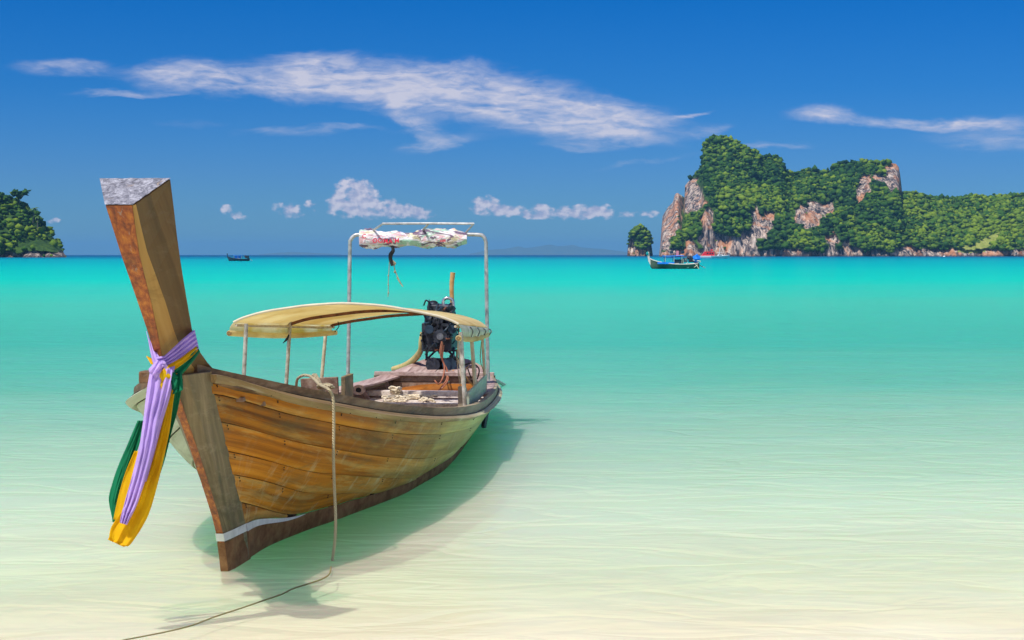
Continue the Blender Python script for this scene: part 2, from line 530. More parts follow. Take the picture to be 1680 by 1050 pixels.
def metal_cap():
    m, nt = material('hammered_tin_cap')
    co = obj_coord(nt)
    n = nt.noise(co, 38, 8, 0.8, 0.9)
    n2 = nt.noise(co, 11, 5, 0.7, 0.4)
    col = nt.ramp(n, [(0.36, (0.10, 0.10, 0.12)), (0.5, (0.30, 0.30, 0.35)), (0.62, (0.62, 0.62, 0.68))])
    col = nt.mix(nt.maprange(n2, 0.6, 0.66, 0, 0.8), col, (0.5, 0.38, 0.28))
    return finish(m, nt, col, 0.45, nt.bump(n, 0.9, 0.01), 0.35)


M['tin'] = metal_cap()
M['white'] = flat('chalky_white_paint', (0.62, 0.62, 0.60), 0.7, c2=(0.82, 0.82, 0.80), scale=12)
M['antifoul'] = flat('brown_bottom_paint', (0.16, 0.052, 0.014), 0.7, c2=(0.34, 0.17, 0.07), scale=9)
M['caulk'] = flat('dark_seam_caulk', (0.03, 0.022, 0.015), 0.9)
M['steel'] = flat('galvanised_pipe', (0.30, 0.31, 0.31), 0.45, 0.5, c2=(0.62, 0.62, 0.60), scale=14)
M['rust'] = flat('rust_streaked_pipe', (0.28, 0.24, 0.18), 0.6, 0.3, c2=(0.66, 0.62, 0.54), scale=16)
M['woodpole'] = flat('pale_wood_post', (0.42, 0.34, 0.22), 0.7, c2=(0.66, 0.58, 0.44), scale=14)
M['engine'] = flat('oily_black_iron', (0.012, 0.014, 0.020), 0.45, 0.2, c2=(0.06, 0.065, 0.085), scale=18, bumps=0.6)
M['engine2'] = flat('grimy_engine_alloy', (0.08, 0.08, 0.09), 0.4, 0.6, c2=(0.30, 0.30, 0.32), scale=20, bumps=0.5)
M['enginerust'] = flat('rusty_engine_part', (0.10, 0.035, 0.02), 0.75, 0.1, c2=(0.26, 0.10, 0.05), scale=25, bumps=0.5)
M['bluegrey'] = flat('blue_grey_engine_paint', (0.012, 0.025, 0.04), 0.5, 0.1, c2=(0.03, 0.06, 0.10), scale=16)
M['chrome'] = flat('bright_bent_pipe', (0.6, 0.6, 0.62), 0.25, 0.9, scale=12)
M['tanhose'] = flat('tan_hose', (0.42, 0.30, 0.12), 0.55, c2=(0.60, 0.46, 0.20), scale=14)
M['handle'] = flat('bare_wood_handle', (0.50, 0.24, 0.07), 0.6, c2=(0.66, 0.40, 0.16), scale=18)
M['redcable'] = flat('rusty_red_cable', (0.30, 0.09, 0.045), 0.5, c2=(0.44, 0.18, 0.10), scale=18)
M['black'] = flat('black_rubber_strap', (0.015, 0.015, 0.018), 0.6, var=0.4)


def rope_mat(name, a, b):
    m, nt = material(name)
    co = obj_coord(nt)
    wv = nt.new('ShaderNodeTexWave', wave_type='BANDS', bands_direction='DIAGONAL')
    nt.put(wv.inputs['Vector'], co)
    wv.inputs['Scale'].default_value = 45
    wv.inputs['Distortion'].default_value = 2
    n = nt.noise(co, 9, 4, 0.6)
    col = nt.mix(n, a, b)
    return finish(m, nt, col, 0.85, nt.bump(wv.outputs['Fac'], 0.8, 0.004), spec=0.2)


M['rope'] = rope_mat('manila_rope', (0.36, 0.29, 0.16), (0.62, 0.54, 0.36))
M['wetrope'] = rope_mat('wet_thin_rope', (0.20, 0.17, 0.07), (0.36, 0.31, 0.15))
M['whiterope'] = rope_mat('bleached_rope', (0.72, 0.60, 0.42), (0.88, 0.78, 0.60))


def cloth(name, c, trans=0.3, var=0.12, scale=6, c2=None):
    m, nt = material(name)
    co = obj_coord(nt)
    n = nt.noise(co, scale, 5, 0.6, 0.3)
    weave = nt.noise(nt.mapping(co, scale=(60, 60, 9)), 1.0, 4, 0.6)
    a = tuple(x * (1 - var) for x in c)
    b = c2 if c2 is not None else tuple(min(1, x * (1 + var)) for x in c)
    col = nt.ramp(n, [(0.35, a), (0.65, b)])
    return finish(m, nt, col, 0.75, nt.bump(nt.math('ADD', n, nt.math('MULTIPLY', weave, 0.5)), 0.35, 0.01), spec=0.25, trans=trans)


M['purple'] = cloth('lilac_sash_cloth', (0.68, 0.50, 0.95), 0.4)
M['yellow'] = cloth('golden_sash_cloth', (1.0, 0.63, 0.010), 0.5)
M['green'] = cloth('green_sash_cloth', (0.005, 0.20, 0.085), 0.25)
M['canvas'] = cloth('cream_canvas', (0.90, 0.72, 0.34), 0.6, scale=2.5, c2=(0.96, 0.86, 0.56))
M['canvas2'] = cloth('yellowed_canvas_roll', (0.82, 0.60, 0.14), 0.4, scale=3.5, c2=(0.9, 0.82, 0.55))
M['hem'] = cloth('cream_hem_cloth', (0.88, 0.80, 0.62), 0.3)
M['flap'] = cloth('pale_green_flap', (0.56, 0.62, 0.42), 0.3, scale=7, c2=(0.80, 0.82, 0.72))


# ------------------------------------------------------------------ water and sand
def fine_grid(name, xs, ys, zf):
    X, Y = np.meshgrid(xs, ys)
    Z = zf(X, Y)
    v = np.stack([X, Y, Z], -1).reshape(-1, 3)
    nx, ny = len(xs), len(ys)
    idx = np.arange(nx * ny).reshape(ny, nx)
    f = np.stack([idx[:-1, :-1], idx[:-1, 1:], idx[1:, 1:], idx[1:, :-1]], -1).reshape(-1, 4)
    me = bpy.data.meshes.new(name)
    me.vertices.add(len(v)); me.vertices.foreach_set('co', v.ravel())
    me.loops.add(f.size); me.loops.foreach_set('vertex_index', f.ravel())
    me.polygons.add(len(f)); me.polygons.foreach_set('loop_start', np.arange(len(f)) * 4)
    me.polygons.foreach_set('use_smooth', np.ones(len(f), bool))
    me.update()
    return me


FAR = 19500.0
sx = np.concatenate([-np.geomspace(14000, 12, 32), np.linspace(-11, 11, 111), np.geomspace(12, 14000, 32)])
sy = np.concatenate([np.linspace(-30, 3.5, 12), np.linspace(4, 30, 131), np.geomspace(31, FAR, 40)])
sand_prof_y = [-30, -4, 3, 5.5, 7.6, 9, 13, 20, 40, 100, 300, 1200, FAR]
sand_prof_z = [1.6, .25, .02, -.035, -.075, -.16, -.30, -.5, -1.0, -1.8, -3, -12, -20]


def sand_z(X, Y):
    z = np.interp(Y, sand_prof_y, sand_prof_z)
    rp = 0.012 * np.sin(X * 1.3 + 1.7 * np.sin(Y * .9)) * np.sin(Y * 2.1 + X * .35) + 0.008 * np.sin(X * 3.1 + Y * 2.3) * np.sin(Y * 4.3 - X)
    return z + rp * np.clip((Y + 1) / 6, 0, 1) * np.clip(1.2 - Y / 60, 0, 1)


m, nt = material('pale_sea_sand')
co = obj_coord(nt)
n = nt.noise(nt.mapping(co, scale=(0.9, 1.3, 1), rot=(0, 0, .4)), 1.0, 5, 0.5, 0.6)
n2 = nt.noise(co, 160, 3, 0.6)
n3 = nt.noise(nt.mapping(co, scale=(2.0, 4.0, 1), rot=(0, 0, .3)), 1.0, 3, 0.5, 1.0)
col = nt.ramp(n, [(0.32, (0.74, 0.66, 0.51)), (0.5, (0.79, 0.715, 0.56)), (0.68, (0.83, 0.77, 0.63))])
col = nt.mix(nt.math('MULTIPLY', n2, 0.10), col, (0.6, 0.5, 0.35))
finish(m, nt, col, 0.9, nt.bump(nt.math('ADD', n3, nt.math('MULTIPLY', n2, 0.1)), 0.22, 0.04), spec=0.1)
sand = link('seabed', fine_grid('seabed', sx, sy, sand_z))
sand.data.materials.append(m)
tag(sand, kind='structure')


def water_z(X, Y):
    a = np.clip(1.4 - Y / 40, 0, 1)
    z = 0.006 * np.sin(Y * 3.1 + 1.2 * np.sin(X * .9 + Y * .3)) + 0.004 * np.sin(Y * 6.3 - X * 1.1 + np.sin(X * 2.1)) + 0.003 * np.sin(X * 2.7 + Y * 4.9)
    return z * a * np.clip((Y - 4) / 6, 0.15, 1)


m, nt = material('clear_to_turquoise_sea')
co = obj_coord(nt)
X, Y, Z = nt.sep(co)
# distance from the beach decides how deep and how strongly coloured the water is
big = nt.noise(nt.mapping(co, scale=(0.0022, 0.006, 1)), 1.0, 4, 0.5, 0.3)
med = nt.noise(nt.mapping(co, scale=(0.045, 0.10, 1)), 1.0, 5, 0.55, 0.6)
sml = nt.noise(nt.mapping(co, scale=(0.45, 0.9, 1), rot=(0, 0, .3)), 1.0, 5, 0.6, 0.8)
off = nt.math('SUBTRACT', Y, nt.math('MULTIPLY', X, 0.07))
q = nt.math('LOGARITHM', nt.math('MAXIMUM', off, 4.0), 2.0)
q = nt.math('ADD', q, nt.math('MULTIPLY', nt.math('SUBTRACT', big, 0.5), 0.7))
q = nt.math('ADD', q, nt.math('MULTIPLY', nt.math('SUBTRACT', med, 0.5), 0.6))
q = nt.math('ADD', q, nt.math('MULTIPLY', nt.math('SUBTRACT', sml, 0.5), 0.22))
qn = nt.maprange(q, 2.0, 12.0, 0, 1)
P = lambda y: (math.log2(3840.0 / (y - 418)) - 2.0) / 10.0
body = nt.ramp(qn, [(P(1000), (0.84, 0.83, 0.61)), (P(880), (0.73, 0.85, 0.61)), (P(780), (0.47, 0.68, 0.48)), (P(700), (0.295, 0.55, 0.40)), (P(640), (0.135, 0.46, 0.34)),
                    (P(570), (0.063, 0.42, 0.32)), (P(500), (0.060, 0.47, 0.35)), (P(460), (0.006, 0.52, 0.41)), (P(435), (0.0, 0.40, 0.40)),
                    (P(426), (0.0, 0.30, 0.37)), (P(422), (0.0, 0.14, 0.26)), (P(420), (0.0, 0.07, 0.18))])
tcol = nt.ramp(qn, [(P(1040), (0.98, 0.995, 0.96)), (P(940), (0.84, 0.99, 0.89)), (P(850), (0.78, 0.97, 0.90)), (P(760), (0.62, 0.96, 0.87)), (P(680), (0.44, 0.93, 0.83)), (P(560), (0.15, 0.85, 0.8))])
opac = nt.ramp(qn, [(P(1045), 0.25), (P(960), 0.42), (P(900), 0.58), (P(850), 0.70), (P(760), 0.78), (P(680), 0.88), (P(600), 0.95), (P(500), 1.0)])
# ripples
fade = nt.maprange(Y, 20, 400, 1.0, 0.25)
h1 = nt.noise(nt.mapping(co, scale=(1.3, 3.0, 1), rot=(0, 0, .12)), 1.0, 4, 0.5, 0.9)
h2 = nt.noise(nt.mapping(co, scale=(0.25, 0.8, 1), rot=(0, 0, -.1)), 1.0, 4, 0.6, 0.8)
h3 = nt.noise(nt.mapping(co, scale=(0.02, 0.16, 1)), 1.0, 4, 0.6, 0.5)
hh = nt.math('ADD', nt.math('MULTIPLY', h1, 0.065), nt.math('ADD', nt.math('MULTIPLY', h2, 0.10), nt.math('MULTIPLY', h3, 0.30)))
rg = nt.math('ABSOLUTE', nt.math('SUBTRACT', nt.noise(nt.mapping(co, scale=(0.9, 2.4, 1), rot=(0, 0, .08)), 1.0, 3, 0.45, 0.6), 0.5))
hh = nt.math('ADD', hh, nt.math('MULTIPLY', nt.math('MINIMUM', rg, 0.09), 0.26))
nb = nt.bump(hh, nt.maprange(Y, 6, 13, 0.3, 0.6), 1.0)
dif = nt.new('ShaderNodeSubsurfaceScattering'); dif.falloff = 'BURLEY'      # milky water spreads the light
nt.put(dif.inputs['Color'], body); nt.put(dif.inputs['Normal'], nb)
dif.inputs['Scale'].default_value = 1.5
dif.inputs['Radius'].default_value = (0.40, 2.0, 0.9)
tr = nt.new('ShaderNodeBsdfTransparent'); nt.put(tr.inputs[0], tcol)
skin = nt.new('ShaderNodeBsdfDiffuse'); nt.put(skin.inputs[0], body); nt.put(skin.inputs['Normal'], nt.bump(hh, nt.maprange(Y, 6, 14, 0.35, 1.0), 1.5))
mb_ = nt.new('ShaderNodeMixShader'); mb_.inputs[0].default_value = 0.27
nt.t.links.new(dif.outputs[0], mb_.inputs[1]); nt.t.links.new(skin.outputs[0], mb_.inputs[2])
mx = nt.new('ShaderNodeMixShader'); nt.put(mx.inputs[0], opac)
nt.t.links.new(tr.outputs[0], mx.inputs[1]); nt.t.links.new(mb_.outputs[0], mx.inputs[2])
gl = nt.new('ShaderNodeBsdfGlossy'); gl.inputs['Roughness'].default_value = 0.12
nt.put(gl.inputs['Normal'], nb)
fr = nt.new('ShaderNodeFresnel'); fr.inputs[0].default_value = 1.33; nt.put(fr.inputs['Normal'], nb)
fac = nt.math('MINIMUM', nt.math('MULTIPLY', fr.outputs[0], 0.5), 0.17)
mx2 = nt.new('ShaderNodeMixShader'); nt.put(mx2.inputs[0], fac)
nt.t.links.new(mx.outputs[0], mx2.inputs[1]); nt.t.links.new(gl.outputs[0], mx2.inputs[2])
out = nt.new('ShaderNodeOutputMaterial'); nt.t.links.new(mx2.outputs[0], out.inputs[0])
wx = np.concatenate([-np.geomspace(14000, 13, 26), np.linspace(-12, 12, 161), np.geomspace(13, 14000, 26)])
wy = np.concatenate([np.linspace(-12, 4, 6), np.linspace(4.2, 34, 261), np.geomspace(35, FAR, 40)])
water = link('sea_water', fine_grid('sea_water', wx, wy, water_z))
water.data.materials.append(m)
tag(water, kind='structure')


# ------------------------------------------------------------------ islands
def foliage_mat(name, dk, md, lt):
    m, nt = material(name)
    co = obj_coord(nt)
    at = nt.new('ShaderNodeAttribute', attribute_name='tint')
    n = nt.noise(co, 0.55, 4, 0.6)
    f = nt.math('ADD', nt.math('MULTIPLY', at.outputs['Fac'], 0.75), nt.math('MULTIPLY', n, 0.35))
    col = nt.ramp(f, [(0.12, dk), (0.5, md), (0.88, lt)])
    b = nt.noise(co, 1.1, 4, 0.7)
    return finish(m, nt, col, 0.8, nt.bump(b, 1.0, 1.2), spec=0.15)


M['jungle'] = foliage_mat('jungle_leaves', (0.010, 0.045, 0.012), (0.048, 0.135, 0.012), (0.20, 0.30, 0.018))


def rock_mat():
    m, nt = material('stained_limestone')
    co = obj_coord(nt)
    st = nt.noise(nt.mapping(co, scale=(0.28, 0.14, 0.020)), 1.0, 7, 0.68, 0.8)
    fine = nt.noise(nt.mapping(co, scale=(0.7, 0.5, 0.10)), 1.0, 6, 0.7, 0.5)
    f = nt.math('ADD', nt.math('MULTIPLY', st, 0.7), nt.math('MULTIPLY', fine, 0.3))
    col = nt.ramp(f, [(0.44, (0.035, 0.038, 0.05)), (0.485, (0.16, 0.135, 0.13)), (0.53, (0.40, 0.31, 0.25)), (0.60, (0.72, 0.60, 0.50))])
    orn = nt.noise(nt.mapping(co, loc=(9, 3, 1), scale=(0.05, 0.05, 0.03)), 1.0, 5, 0.6, 0.8)
    col = nt.mix(nt.maprange(orn, 0.49, 0.60, 0, 0.65), col, (0.62, 0.26, 0.11))
    x, y, z = nt.sep(co)
    dn = nt.noise(nt.mapping(co, scale=(0.2, 0.2, 0.1)), 1.0, 5, 0.7)
    low = nt.maprange(nt.math('ADD', z, nt.math('MULTIPLY', dn, 7.0)), 5.5, 3.5, 0, 1)
    col = nt.mix(low, col, (0.06, 0.05, 0.055))
    at = nt.new('ShaderNodeAttribute', attribute_name='green')
    veg = nt.ramp(dn, [(0.35, (0.02, 0.06, 0.015)), (0.65, (0.07, 0.14, 0.02))])
    col = nt.mix(at.outputs['Fac'], col, veg)
    ga = nt.new('ShaderNodeAttribute', attribute_name='meadow')
    grass = nt.ramp(dn, [(0.35, (0.20, 0.26, 0.04)), (0.65, (0.36, 0.38, 0.10))])
    col = nt.mix(ga.outputs['Fac'], col, grass)
    return finish(m, nt, col, 0.9, nt.bump(f, 1.0, 3.0), spec=0.15)


M['rock'] = rock_mat()


def fbm(x, y, seed, octs=4, base=1.0):
    r = np.zeros_like(x, dtype=float); a = 1.0; s = base; tot = 0
    for o in range(octs):
        r += a * np.array([noise.noise(Vector((xx * s + seed * 17.3, yy * s - seed * 5.1, seed * 2.7 + o))) for xx, yy in zip(x.ravel(), y.ravel())]).reshape(x.shape)
        tot += a; a *= 0.5; s *= 2.1
    return r / tot


def inpoly(px, py, poly):
    x = np.asarray(px); y = np.asarray(py)
    ins = np.zeros(x.shape, bool)
    n = len(poly); j = n - 1
    for i in range(n):
        xi, yi = poly[i]; xj, yj = poly[j]
        c = ((yi > y) != (yj > y)) & (x < (xj - xi) * (y - yi) / (yj - yi + 1e-9) + xi)
        ins ^= c
        j = i
    return ins


bm = bmesh.new(); bmesh.ops.create_icosphere(bm, subdivisions=1, radius=1.0)
ICO1 = (np.array([v.co[:] for v in bm.verts]), np.array([[v.index for v in f.verts] for f in bm.faces]))
bm.free()
bm = bmesh.new(); bmesh.ops.create_icosphere(bm, subdivisions=2, radius=1.0)
ICO2 = (np.array([v.co[:] for v in bm.verts]), np.array([[v.index for v in f.verts] for f in bm.faces]))
bm.free()


def crowns(name, centers, radii, tints, mat, ico, amp=0.33):
    v0, f0 = ico
    n = len(centers); k = len(v0)
    # ragged crowns, each differently torn
    disp = 1 + amp * rng.normal(size=(n, k, 1)).clip(-1.6, 1.6)
    ang = rng.uniform(0, 6.28, n)
    c, s = np.cos(ang)[:, None], np.sin(ang)[:, None]
    vx = v0[None, :, 0] * c - v0[None, :, 1] * s
    vy = v0[None, :, 0] * s + v0[None, :, 1] * c
    vz = np.broadcast_to(v0[None, :, 2], vx.shape) * rng.uniform(0.6, 0.95, (n, 1))
    v = np.stack([vx, vy, vz], -1) * disp * radii[:, None, None] + centers[:, None, :]
    f = (f0[None] + (np.arange(n) * k)[:, None, None]).reshape(-1, 3)
    me = bpy.data.meshes.new(name)
    me.vertices.add(n * k); me.vertices.foreach_set('co', v.ravel())
    me.loops.add(f.size); me.loops.foreach_set('vertex_index', f.ravel().astype(np.int32))
    me.polygons.add(len(f)); me.polygons.foreach_set('loop_start', np.arange(len(f)) * 3)
    me.update()
    a = me.attributes.new('tint', 'FLOAT', 'POINT')
    a.data.foreach_set('value', np.repeat(tints, k))
    me.materials.append(mat)
    return me


def island(name, prof, Ysh, depth, cliffs, meadow, ncrown, crad, seed, crown_label, ico, spur=16.0, nx=300, nz=70, crown_h=3.0, rockline=5.0, power=1.4):
    """rock body: for every bearing the front face climbs from the shore to the skyline, leaning back"""
    prof = np.array(prof, float)
    us = np.linspace(prof[0, 0], prof[-1, 0], nx)
    top = np.interp(us, prof[:, 0], prof[:, 1])
    ts = np.linspace(0, 1, nz)
    UU, TT = np.meshgrid(us, ts)
    # heights are laid out for a surface at about Ysh + depth*t^power
    Yd = Ysh + depth * TT ** power
    Ztop = H + (418 - top) / F * (Ysh + depth) - crown_h
    Ztop = np.maximum(Ztop, 1.0)
    ZZ = -2.0 + (Ztop[None, :] + 2.0) * TT
    XX = (UU - 840) / F * (Ysh + depth * 0.5)
    XX = (UU - 840) / F * Yd
    nb_ = fbm(XX / 60, ZZ / 90, seed, 4)
    nf_ = fbm(XX / 9, ZZ / 26, seed + 3, 4)
    wob = fbm(XX / 14, ZZ / 14, seed + 5, 3)
    PX = 840 + F * XX / Yd
    PY = 418 - F * (ZZ - H) / Yd
    cl = np.zeros_like(XX, bool)
    for poly in cliffs:
        cl |= inpoly(PX + wob * 16, PY + wob * 14, poly)
    shore = ZZ < rockline * (0.55 + 0.9 * fbm(XX / 20, XX * 0, seed + 8, 3) + 0.25)
    rock = cl | shore
    md = np.zeros_like(cl)
    for poly in meadow:
        md |= inpoly(PX + wob * 8, PY + wob * 6, poly)
    Y = Yd + spur * nb_ * (0.35 + TT) + np.where(rock, 5.0, 0) + nf_ * np.where(rock, 15.0, 4.0)
    X = XX * (Y / Yd)
    rows = nz + 8
    V = np.zeros((rows, nx, 3))
    V[:nz, :, 0] = X; V[:nz, :, 1] = Y; V[:nz, :, 2] = ZZ
    for k in range(8):          # the far side falls away again
        t = (k + 1) / 8
        V[nz + k, :, 1] = Y[-1] + depth * 1.2 * t
        V[nz + k, :, 0] = X[-1] + (X[-1].mean() - X[-1]) * .25 * t + X[-1] * (depth * 1.2 * t / Y[-1])
        V[nz + k, :, 2] = ZZ[-1] * (1 - t ** 1.3) - 3 * t
    # close the ends
    idx = np.arange(rows * nx).reshape(rows, nx)
    f = np.stack([idx[:-1, :-1], idx[:-1, 1:], idx[1:, 1:], idx[1:, :-1]], -1).reshape(-1, 4)
    me = bpy.data.meshes.new(name)
    me.vertices.add(rows * nx); me.vertices.foreach_set('co', V.ravel())
    me.loops.add(f.size); me.loops.foreach_set('vertex_index', f.ravel().astype(np.int32))
    me.polygons.add(len(f)); me.polygons.foreach_set('loop_start', np.arange(len(f)) * 4)
    me.update()
    g = np.zeros((rows, nx)); g[:nz] = np.where(rock, 0.0, 1.0); g[nz:] = 1
    a = me.attributes.new('green', 'FLOAT', 'POINT'); a.data.foreach_set('value', g.ravel())
    g2 = np.zeros((rows, nx)); g2[:nz] = np.where(md, 1.0, 0.0)
    a = me.attributes.new('meadow', 'FLOAT', 'POINT'); a.data.foreach_set('value', g2.ravel())
    me.materials.append(M['rock'])
    o = link(name, me)
    tag(o, kind='structure')
    # jungle canopy on everything that is not bare rock
    near = rock.copy() | np.roll(shore, 1, 0)         # crowns keep off the cliff edges
    for a_, b_ in ((1, 0), (-1, 0), (0, 1), (0, -1), (0, 2), (0, -2)):
        near |= np.roll(cl, (a_, b_), (0, 1))
    area_w = np.maximum(Ztop, 2) ; area_w = area_w / area_w.sum()
    ui = rng.choice(nx, ncrown * 2, p=area_w)
    ti = rng.integers(0, nz, ncrown * 2)
    okm = ~(near[ti, ui]) & ~(md[ti, ui])
    ui, ti = ui[okm][:ncrown], ti[okm][:ncrown]
    extra = rng.integers(0, nx, nx * 2)               # a denser fringe on the skyline
    ui = np.concatenate([ui, extra]); ti = np.concatenate([ti, np.full(len(extra), nz - 1)])
    okm = ~(rock[ti, ui]); ui, ti = ui[okm], ti[okm]
    # sparse scrub hanging on the cliffs
    cu_, ct_ = [], []
    rr, cc = np.nonzero(cl)
    if len(rr):
        pick = rng.choice(len(rr), min(len(rr), int(len(rr) * 0.012)))
        ui = np.concatenate([ui, cc[pick]]); ti = np.concatenate([ti, rr[pick]])
    small = np.zeros(len(ui), bool)
    if len(rr): small[-len(pick):] = True
    gap = fbm(V[ti, ui, 0] / 7.0, V[ti, ui, 2] / 5.0, seed + 12, 2)
    keep = (gap < 0.16) | (ti == nz - 1)
    ui, ti, small = ui[keep], ti[keep], small[keep]
    C = V[ti, ui].copy()
    rad = crad[0] + (crad[1] - crad[0]) * rng.random(len(ui)) ** 2.8
    rad[small] *= 0.45
    dxu = abs(XX[0, 1] - XX[0, 0])
    C[:, 0] += rng.normal(size=len(ui)) * dxu * 0.6
    C[:, 1] += rng.normal(size=len(ui)) * 2.6 - rad * 0.25
    C[:, 2] += rng.normal(size=len(ui)) * 1.0 + rad * 0.15
    C[:, 2] = np.maximum(C[:, 2], rad * .5 + .6)
    pt = fbm(C[:, 0] / 34, C[:, 2] / 26, seed + 9, 3)
    px_ = 840 + F * C[:, 0] / C[:, 1]; py_ = 418 - F * (C[:, 2] - H) / C[:, 1]
    lowtint = np.clip((py_ - 300) / 120, 0, 1) + (1.2 if name == 'left_headland' else 0)  # lower crowns and the left headland take a lighter tint
    tint = np.clip(0.42 + 1.0 * pt + rng.normal(size=len(ui)) * 0.26 + 0.12 * lowtint, 0, 1)
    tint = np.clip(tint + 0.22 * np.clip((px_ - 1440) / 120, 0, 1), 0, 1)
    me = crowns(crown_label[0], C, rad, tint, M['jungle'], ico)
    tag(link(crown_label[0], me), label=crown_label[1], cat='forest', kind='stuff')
    return V


R_PROF = [(1081, 414), (1084, 395), (1085, 370), (1087, 350), (1096, 335), (1104, 327), (1107, 314), (1112, 311), (1116, 322), (1119, 342), (1122, 338), (1123, 300),
          (1132, 290), (1145, 278), (1151, 266), (1154, 238), (1160, 227), (1172, 221), (1190, 221), (1202, 226), (1212, 234), (1225, 240), (1240, 248),
          (1250, 258), (1262, 256), (1272, 255), (1283, 263), (1291, 281), (1299, 287), (1307, 280), (1320, 275), (1335, 273), (1347, 280), (1358, 277),
          (1372, 268), (1390, 264), (1405, 261), (1420, 260), (1440, 264), (1455, 262), (1470, 264), (1475, 270), (1477, 300), (1481, 313), (1500, 313),
          (1520, 318), (1545, 322), (1570, 322), (1595, 318), (1620, 321), (1650, 318), (1680, 318), (1740, 312), (1800, 322), (1900, 345), (1980, 400), (2000, 414)]
R_CLIFF = [
    [(1080, 408), (1083, 345), (1096, 325), (1106, 308), (1119, 312), (1120, 345), (1113, 372), (1104, 392), (1096, 408)],
    [(1120, 345), (1121, 300), (1133, 288), (1143, 286), (1142, 300), (1155, 318), (1156, 330), (1146, 345), (1130, 352)],
    [(1148, 414), (1149, 380), (1152, 352), (1161, 338), (1170, 345), (1172, 383), (1190, 387), (1212, 388), (1232, 372), (1237, 345), (1246, 345), (1250, 358), (1262, 342), (1274, 350), (1266, 374), (1252, 394), (1242, 408), (1236, 418)],
    [(1232, 352), (1240, 335), (1248, 345), (1246, 375), (1238, 378)],
    [(1306, 368), (1308, 343), (1323, 332), (1345, 333), (1367, 327), (1367, 348), (1353, 361), (1340, 371), (1320, 374)],
    [(1403, 335), (1405, 298), (1415, 288), (1428, 284), (1427, 312), (1418, 332)],
    [(1432, 292), (1434, 282), (1450, 285), (1462, 268), (1478, 266), (1479, 312), (1464, 318), (1452, 302), (1440, 300)],
    [(1123, 414), (1124, 392), (1134, 388), (1142, 398), (1146, 414)],
    [(1357, 414), (1356, 385), (1366, 376), (1374, 392), (1372, 414)],
    [(1380, 404), (1380, 392), (1390, 387), (1396, 398), (1392, 406)],
    [(1462, 416), (1464, 406), (1478, 402), (1500, 403), (1512, 410), (1514, 416)],
]
R_MEADOW = [[(1575, 412), (1590, 404), (1612, 392), (1628, 384), (1640, 380), (1641, 390), (1628, 400), (1620, 410), (1600, 414)], [(1570, 414), (1578, 404), (1600, 396), (1620, 404), (1618, 414)]]
island('main_island', R_PROF, 1420.0, 170.0, R_CLIFF, R_MEADOW, 28000, (0.9, 3.7), 2,
       ('island_jungle', 'dense green jungle covering the tall limestone island on the right'), ICO1, nx=470, nz=110, spur=38.0, rockline=9.0)
ISLET = [(1029, 416), (1030, 400), (1033, 385), (1040, 373), (1050, 368), (1060, 373), (1066, 383), (1069, 398), (1071, 414)]
island('rock_islet', ISLET, 1640.0, 20.0, [[(1028, 416), (1028, 385), (1034, 388), (1037, 400), (1046, 408), (1060, 409), (1072, 404), (1072, 418)]], [], 330, (1.6, 3.4), 4,
       ('islet_scrub', 'green scrub capping the small rock stack left of the big island'), ICO1, nx=50, nz=40, spur=4.0, power=0.8)
L_PROF = [(-260, 400), (-180, 340), (-90, 310), (-30, 312), (0, 322), (20, 322), (38, 326), (44, 338), (50, 347), (60, 352), (66, 362), (76, 372), (86, 382), (92, 392), (100, 401), (106, 411), (109, 418)]
island('left_headland', L_PROF, 880.0, 60.0, [[(-10, 424), (-10, 420), (40, 416), (60, 411), (90, 412), (106, 408), (114, 424)]], [], 2600, (0.9, 2.9), 6,
       ('headland_jungle', 'dense jungle of rounded trees on the small headland at the left edge'), ICO1, nx=150, nz=60, spur=16.0, crown_h=2.2, rockline=1.6)


def tree(name, base, h, spread, label, group, kind=0, seed=0):
    t = empty(name, base)
    tag(t, label, 'tree', group)
    r = random.Random(seed)
    tr = MB()
    lean = Vector((r.uniform(-.15, .3) * h, 0, h))
    tr.tube([(0, 0, -1.5), tuple(lean * 0.5), tuple(lean)], [0.28, 0.2, 0.1], 7, 4)
    if kind == 0:
        ends = []
        for k in range(6):
            a = k * 1.05 + r.random(); d = spread * r.uniform(.5, .95)
            e = lean + Vector((math.cos(a) * d, math.sin(a) * d, r.uniform(-.1, .35) * spread))
            tr.tube([tuple(lean * 0.72), tuple(lean * .8 + (e - lean) * .6), tuple(e)], [0.12, 0.08, 0.04], 5, 3)
            ends.append(e)
        tr.build('trunk', M['trunk'], t, True)
        n = 26
        cs = np.array([ends[i % 6] + Vector((r.gauss(0, 1), r.gauss(0, 1), r.gauss(0, .5))) * spread * 0.22 for i in range(n)])
        me = crowns('crown', cs, np.array([r.uniform(.35, .75) * spread * .5 for _ in range(n)]), np.array([r.uniform(.05, .5) for _ in range(n)]), M['jungle'], ICO1, 0.4)
        link('crown', me, t)
    else:
        tr.build('trunk', M['trunk'], t, True)
        fr = MB()
        for k in range(15):
            a = k * 0.42 * 1.0 + r.random() * .3; el = r.uniform(0.1, 1.1); L = spread * r.uniform(.8, 1.15)
            pts = []
            for q_ in range(7):
                u = q_ / 6
                pts.append(lean + Vector((math.cos(a) * L * u * math.cos(el * (1 - u * .3)), math.sin(a) * L * u * math.cos(el), L * (math.sin(el) * u - 0.75 * u * u))))
            side = Vector((-math.sin(a), math.cos(a), 0))
            rows = []
            for q_, p in enumerate(pts):
                wd = 0.42 * math.sin(math.pi * (0.08 + 0.88 * q_ / 6))
                rows.append([tuple(p + side * wd + Vector((0, 0, -wd * .5))), tuple(p), tuple(p - side * wd + Vector((0, 0, -wd * .5)))])
            fr.grid(rows)
        fr.build('crown', M['palm'], t)
    return t


